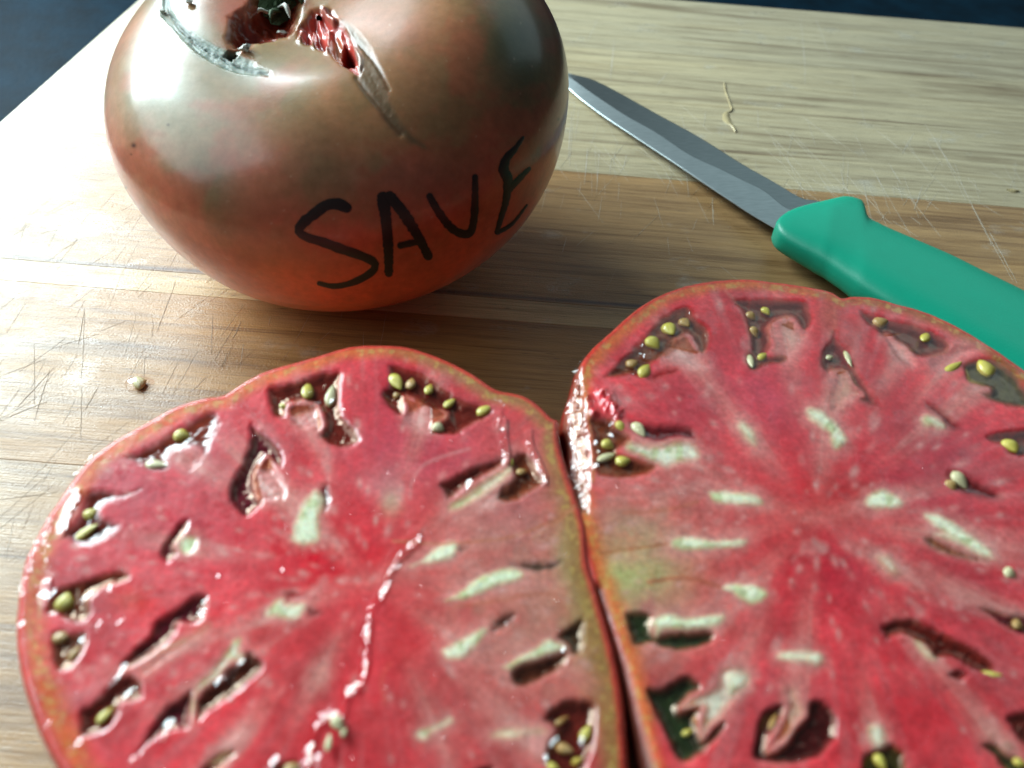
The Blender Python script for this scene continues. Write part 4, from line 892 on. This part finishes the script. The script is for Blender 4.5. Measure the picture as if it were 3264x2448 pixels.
for i, (x, y) in enumerate(FISSURE):
    t = i/len(FISSURE); w = .2+.8*float(sm(vnoise(np.array([t*17.]), np.array([3.1]), 0)[0], .38, .6))
    for _ in range(2):
        tx, ty = FISSURE[min(i+1, 89)]-FISSURE[max(i-1, 0)]; al = math.atan2(-ty*1.15, tx)+rs.gauss(0, .15)
        if rs.random() < w: pts.append((x+rs.gauss(0, 2+4*w), y+rs.gauss(0, 7), rs.uniform(.00008, .00014+.00026*w), rs.uniform(1.4, 2.8), al))
pts += along('A545,1290 500,1380 440,1520', 16, 5, .0003, .0007, 1.8, -1.9)
pts += along('B1310,730 1290,780', 8, 4, .0002, .0004)+along('B1340,800 1340,880 1360,1000', 22, 6, .0002, .0006)+along('B1520,860 1540,960 1590,1060 1630,1160', 20, 4, .0002, .0004, 1.8)+along('B1290,590 1330,640', 7, 6, .0001, .0002)
pts += along('C300,470 370,400', 12, 8, .0003, .0006)+along('C260,60 220,200 160,330 130,450', 26, 5, .00015, .0004)+along('A340,1460 310,1620', 14, 5, .0002, .0004)+along('A520,1150 640,1000', 14, 4, .0001, .0003)+along('C330,60 330,300', 14, 6, .0001, .0003)
for i in range(90):
    x, y = rs.uniform(100, 1900), rs.uniform(1250, 2448); pts.append((x, y, rs.uniform(.00006, .00016), 1.2, rs.uniform(0, 3)))
for s_, r_ in [('C1420,560', .0008), ('C1450,480', .0005), ('C800,1020', .0011), ('C840,980', .0008), ('C895,1130', .0008), ('C1185,1350', .0009), ('C1150,1440', .0005), ('C525,1480', .0009), ('C680,650', .0007), ('C845,620', .0005), ('C600,455', .0008), ('C755,395', .0008), ('C1535,1035', .0006), ('C1695,915', .0005),
             ('A1835,1025', .0007), ('B1100,1190', .0007), ('B1085,1215', .0005), ('C150,640', .0007), ('C1925,1610', .0007), ('C920,1600', .0005), ('C570,750', .0006), ('D1700,1475', .0006), ('D1640,1590', .0005), ('C320,1360', .0005), ('C1540,300', .0003), ('C1990,262', .0003), ('B210,665', .0004), ('A1160,1055', .0005), ('B120,615', .0005), ('A2180,550', .0004), ('D1910,1480', .0006), ('D1760,815', .0005), ('D70,1300', .0006), ('D100,1270', .0005), ('D20,1360', .0005), ('D30,1610', .0007)]:
    x, y = P(s_)[0]; pts.append((x, y, r_, 1.4, rs.uniform(-2, -1)))
flecks(LH, pts, ZL+.00012)
pts = []
for i in range(230):
    y = rs.uniform(1150, 1500); x = float(np.interp(y, [1145, 1175, 1223, 1274, 1318, 1400, 1500], [1852, 1850, 1838, 1818, 1808, 1820, 1845]))+6+rs.random()*(12 if y < 1220 else 50)+rs.gauss(0, 5); pts.append((x, y, rs.uniform(.0002, .0007), rs.uniform(1, 1.6), rs.uniform(0, 3)))
flecks(RH, pts, ZR-.0006)
pts = along('Y260,80 330,250', 20, 7, .00015, .0004)+along('Y480,30 520,150 560,200 610,250', 34, 12, .00012, .00045)+along('Y390,10 420,20', 8, 6, .0002, .0003)+along('Y600,300 550,380', 8, 5, .0002, .0004)
for i in range(70):
    x, y = rs.uniform(1950, 3250), rs.uniform(1000, 2448); pts.append((x, y, rs.uniform(.00005, .00013), 1.2, rs.uniform(0, 3)))
for s_, r_ in [('Y375,570', .0007), ('Y465,675', .0009), ('Y570,490', .0008), ('Y265,855', .0008), ('Y400,855', .0009), ('Y350,860', .0006), ('E890,720', .0005), ('E915,815', .0008), ('E870,805', .0006), ('E800,990', .0005), ('E1335,410', .0006), ('F430,490', .0003), ('F460,1475', .0003), ('Y625,1090', .0004), ('Y270,1300', .0004), ('Y220,630', .0003)]:
    x, y = P(s_)[0]; pts.append((x, y, r_, 1.4, rs.uniform(0, 3)))
flecks(RH, pts, ZR+.00010)

# ------------------------------------------------------------------ knife
def knife():
    kn = thing('kitchen_knife', 'small kitchen knife with a green plastic handle lying behind the sliced tomato', 'knife', tuple(on_z(P('K1300,900'), 0.)[0]))
    n = 60
    sp = smooth_open(P('K60,112 100,125 200,150 330,215 500,310 700,420 900,545 1050,630 1150,690 1200,710 1250,715 1340,745 1420,790'), n)
    ed = smooth_open(P('K40,150 95,197 150,245 250,320 400,420 560,525 700,620 850,720 950,785 1040,838 1090,868 1120,885 1160,910'), n)
    md = smooth_open(P('K52,122 95,140 200,215 350,315 500,400 650,500 800,570 900,620 1000,670 1100,748 1180,772 1240,800 1300,840'), n)
    z = np.linspace(.0016, .0052, n)
    rows = []
    for i in range(n):
        a = on_z(sp[i][None], z[i]+.0007)[0]; m_ = on_z(md[i][None], z[i]+.00035)[0]; e = on_z(ed[i][None], z[i]-.0006)[0]
        e1 = e+(m_-e)*.05+np.array((0, 0, .00008))
        a2 = a-np.array((0, 0, .0011)); m2 = m_-np.array((0, 0, .0016)); e2 = e-np.array((0, 0, .00012)); a1 = a+(m_-a)*.04+np.array((0, 0, .00008))
        rows.append([a, a1, m_-np.array((0, 0, .00004))+(a-m_)*.06, m_, e1, e, e2, m2, a2])
    k = len(rows[0]); v = [p for r in rows for p in r]
    f = [list(x)[::-1] for x in grid_faces(n, k)]+[list(range(k)), [(n-1)*k+j for j in range(k)][::-1]]
    o = adopt(mesh('blade', v, f, M_STEEL, None, False), kn); o.data.materials.append(M_STEELD)
    for pl in o.data.polygons:
        if pl.index < (n-1)*k and pl.index % k in (0, 1, 2): pl.material_index = 1
    ul = [((1050, 838), (1040, 866)), ((1066, 820), (1050, 900)), ((1110, 790), (1085, 935)), ((1190, 765), (1150, 985)), ((1300, 742), (1205, 1025)), ((1360, 728), (1250, 1060)), ((1408, 734), (1290, 1090)), ((1445, 752), (1320, 1112)),
          ((1464, 822), (1352, 1135)), ((1510, 850), (1390, 1162)), ((1560, 875), (1430, 1190)), ((1700, 935), (1560, 1270)), ((1850, 1000), (1700, 1350)), ((2000, 1075), (1840, 1435)), ((2211, 1180), (2060, 1565)), ((2400, 1290), (2260, 1690)), ((2650, 1440), (2520, 1850)),
          ((2720, 1490), (2600, 1890)), ((2765, 1540), (2680, 1890)), ((2775, 1590), (2740, 1850))]
    zc = .0068
    u = on_z(smooth_open(P('K'+' '.join(f'{a[0]},{a[1]}' for a, b in ul)), 90), zc); l = on_z(smooth_open(P('K'+' '.join(f'{b[0]},{b[1]}' for a, b in ul)), 90), zc)
    v = []; nc = 36; shift = (u[60]-l[60])*.10; l = l+shift*np.clip(np.arange(90)/14, .2, 1)[:, None]
    for i in range(90):
        c = (u[i]+l[i])/2; h = (u[i]-l[i])/2; hw = np.hypot(h[0], h[1]); th = .0049*(1 if i > 12 else .45+.55*(i/12)**.6)*(1 if i < 82 else 1-.35*((i-82)/7)**2)
        for j in range(nc):
            a = 2*math.pi*j/nc; ca, sa = math.cos(a), math.sin(a); ex = .66
            x = math.copysign(abs(ca)**ex, ca); y = math.copysign(abs(sa)**ex, sa)
            if sa > 0 and i > 30: y -= .07*math.exp(-((x+.30)/.16)**2)*min(1, (i-30)/20)
            p = c+h*x; v.append((p[0], p[1], zc+th*y))
    f = [list(x) for x in grid_faces(90, nc)]+[list(range(nc))[::-1], [89*nc+j for j in range(nc)]]
    adopt(mesh('handle', v, f, M_HANDLE), kn)
knife()

# ------------------------------------------------------------------ small things on the board
ts = thing('tomato_seed', 'single tan tomato seed in a bead of juice on the board', 'tomato seed', tuple(on_z(P('A980,490'), 0.)[0]))
seed(ts, 'A985,485', 46, 38, 20, M_SEEDC, .0006)
jv = P('A985,490')[0]
def bead(parent, s, r, st, al, name):
    p = on_z(P(s), 0.)[0]; v, f, nc = [p+np.array((0, 0, r*.5))], [], 20
    for kr, kz in [(.3, .48), (.6, .38), (.85, .2), (1., .02)]:
        for j in range(nc):
            a = 2*math.pi*j/nc; ex, ey = r*kr*st*math.cos(a)*(1+.12*math.sin(3*a)), r*kr*math.sin(a); v.append(p+np.array((ex*math.cos(al)-ey*math.sin(al), ex*math.sin(al)+ey*math.cos(al), r*kz)))
    f += [[0, 1+j, 1+(j+1) % nc] for j in range(nc)]
    for i in range(3):
        b = 1+i*nc; f += [[b+j, b+nc+j, b+nc+(j+1) % nc, b+(j+1) % nc] for j in range(nc)]
    return adopt(mesh(name, v, f, M_JUICE), parent)
bead(ts, 'A975,495', .0024, 1.25, 0, 'juice_bead')
def scrap(name, label, cat, s, w, h):
    pl = on_z(smooth_open(P(s), 26), 0.); t = thing(name, label, cat, tuple(pl[13])); v, f = [], []
    for i in range(26):
        q = i/25; d = pl[min(i+1, 25)]-pl[max(i-1, 0)]; d /= np.linalg.norm(d)+1e-9; nr = np.array((-d[1], d[0], 0)); ww = w(q)*random.uniform(.7, 1.2)
        v += [pl[i]-nr*ww, pl[i]-nr*ww*.4+np.array((0, 0, h*random.uniform(.5, 1))), pl[i]+nr*ww*.4+np.array((0, 0, h*random.uniform(.4, .9))), pl[i]+nr*ww]
    for i in range(25):
        for k in range(3): f.append([i*4+k, i*4+k+1, i*4+5+k, i*4+4+k])
    f += [[0, 1, 2, 3], [100, 101, 102, 103]]
    o = adopt(mesh('pulp', v, f, M_SCRAP), t)
scrap('dried_pulp', 'thin tan scrap of dried pulp with a tail, on the pale plank above the knife', 'food scrap', 'K815,165 822,210 840,260 850,295 825,310 830,345 855,370 868,398', lambda q: .00015+.0010*math.exp(-((q-.72)/.18)**2), .0005)
scrap('brown_crumb', 'small brown crumb on the pale plank at the far right', 'crumb', 'K2130,665 2150,668 2185,672', lambda q: .0010*math.sin(math.pi*min(max(q, .1), .9)), .0006)
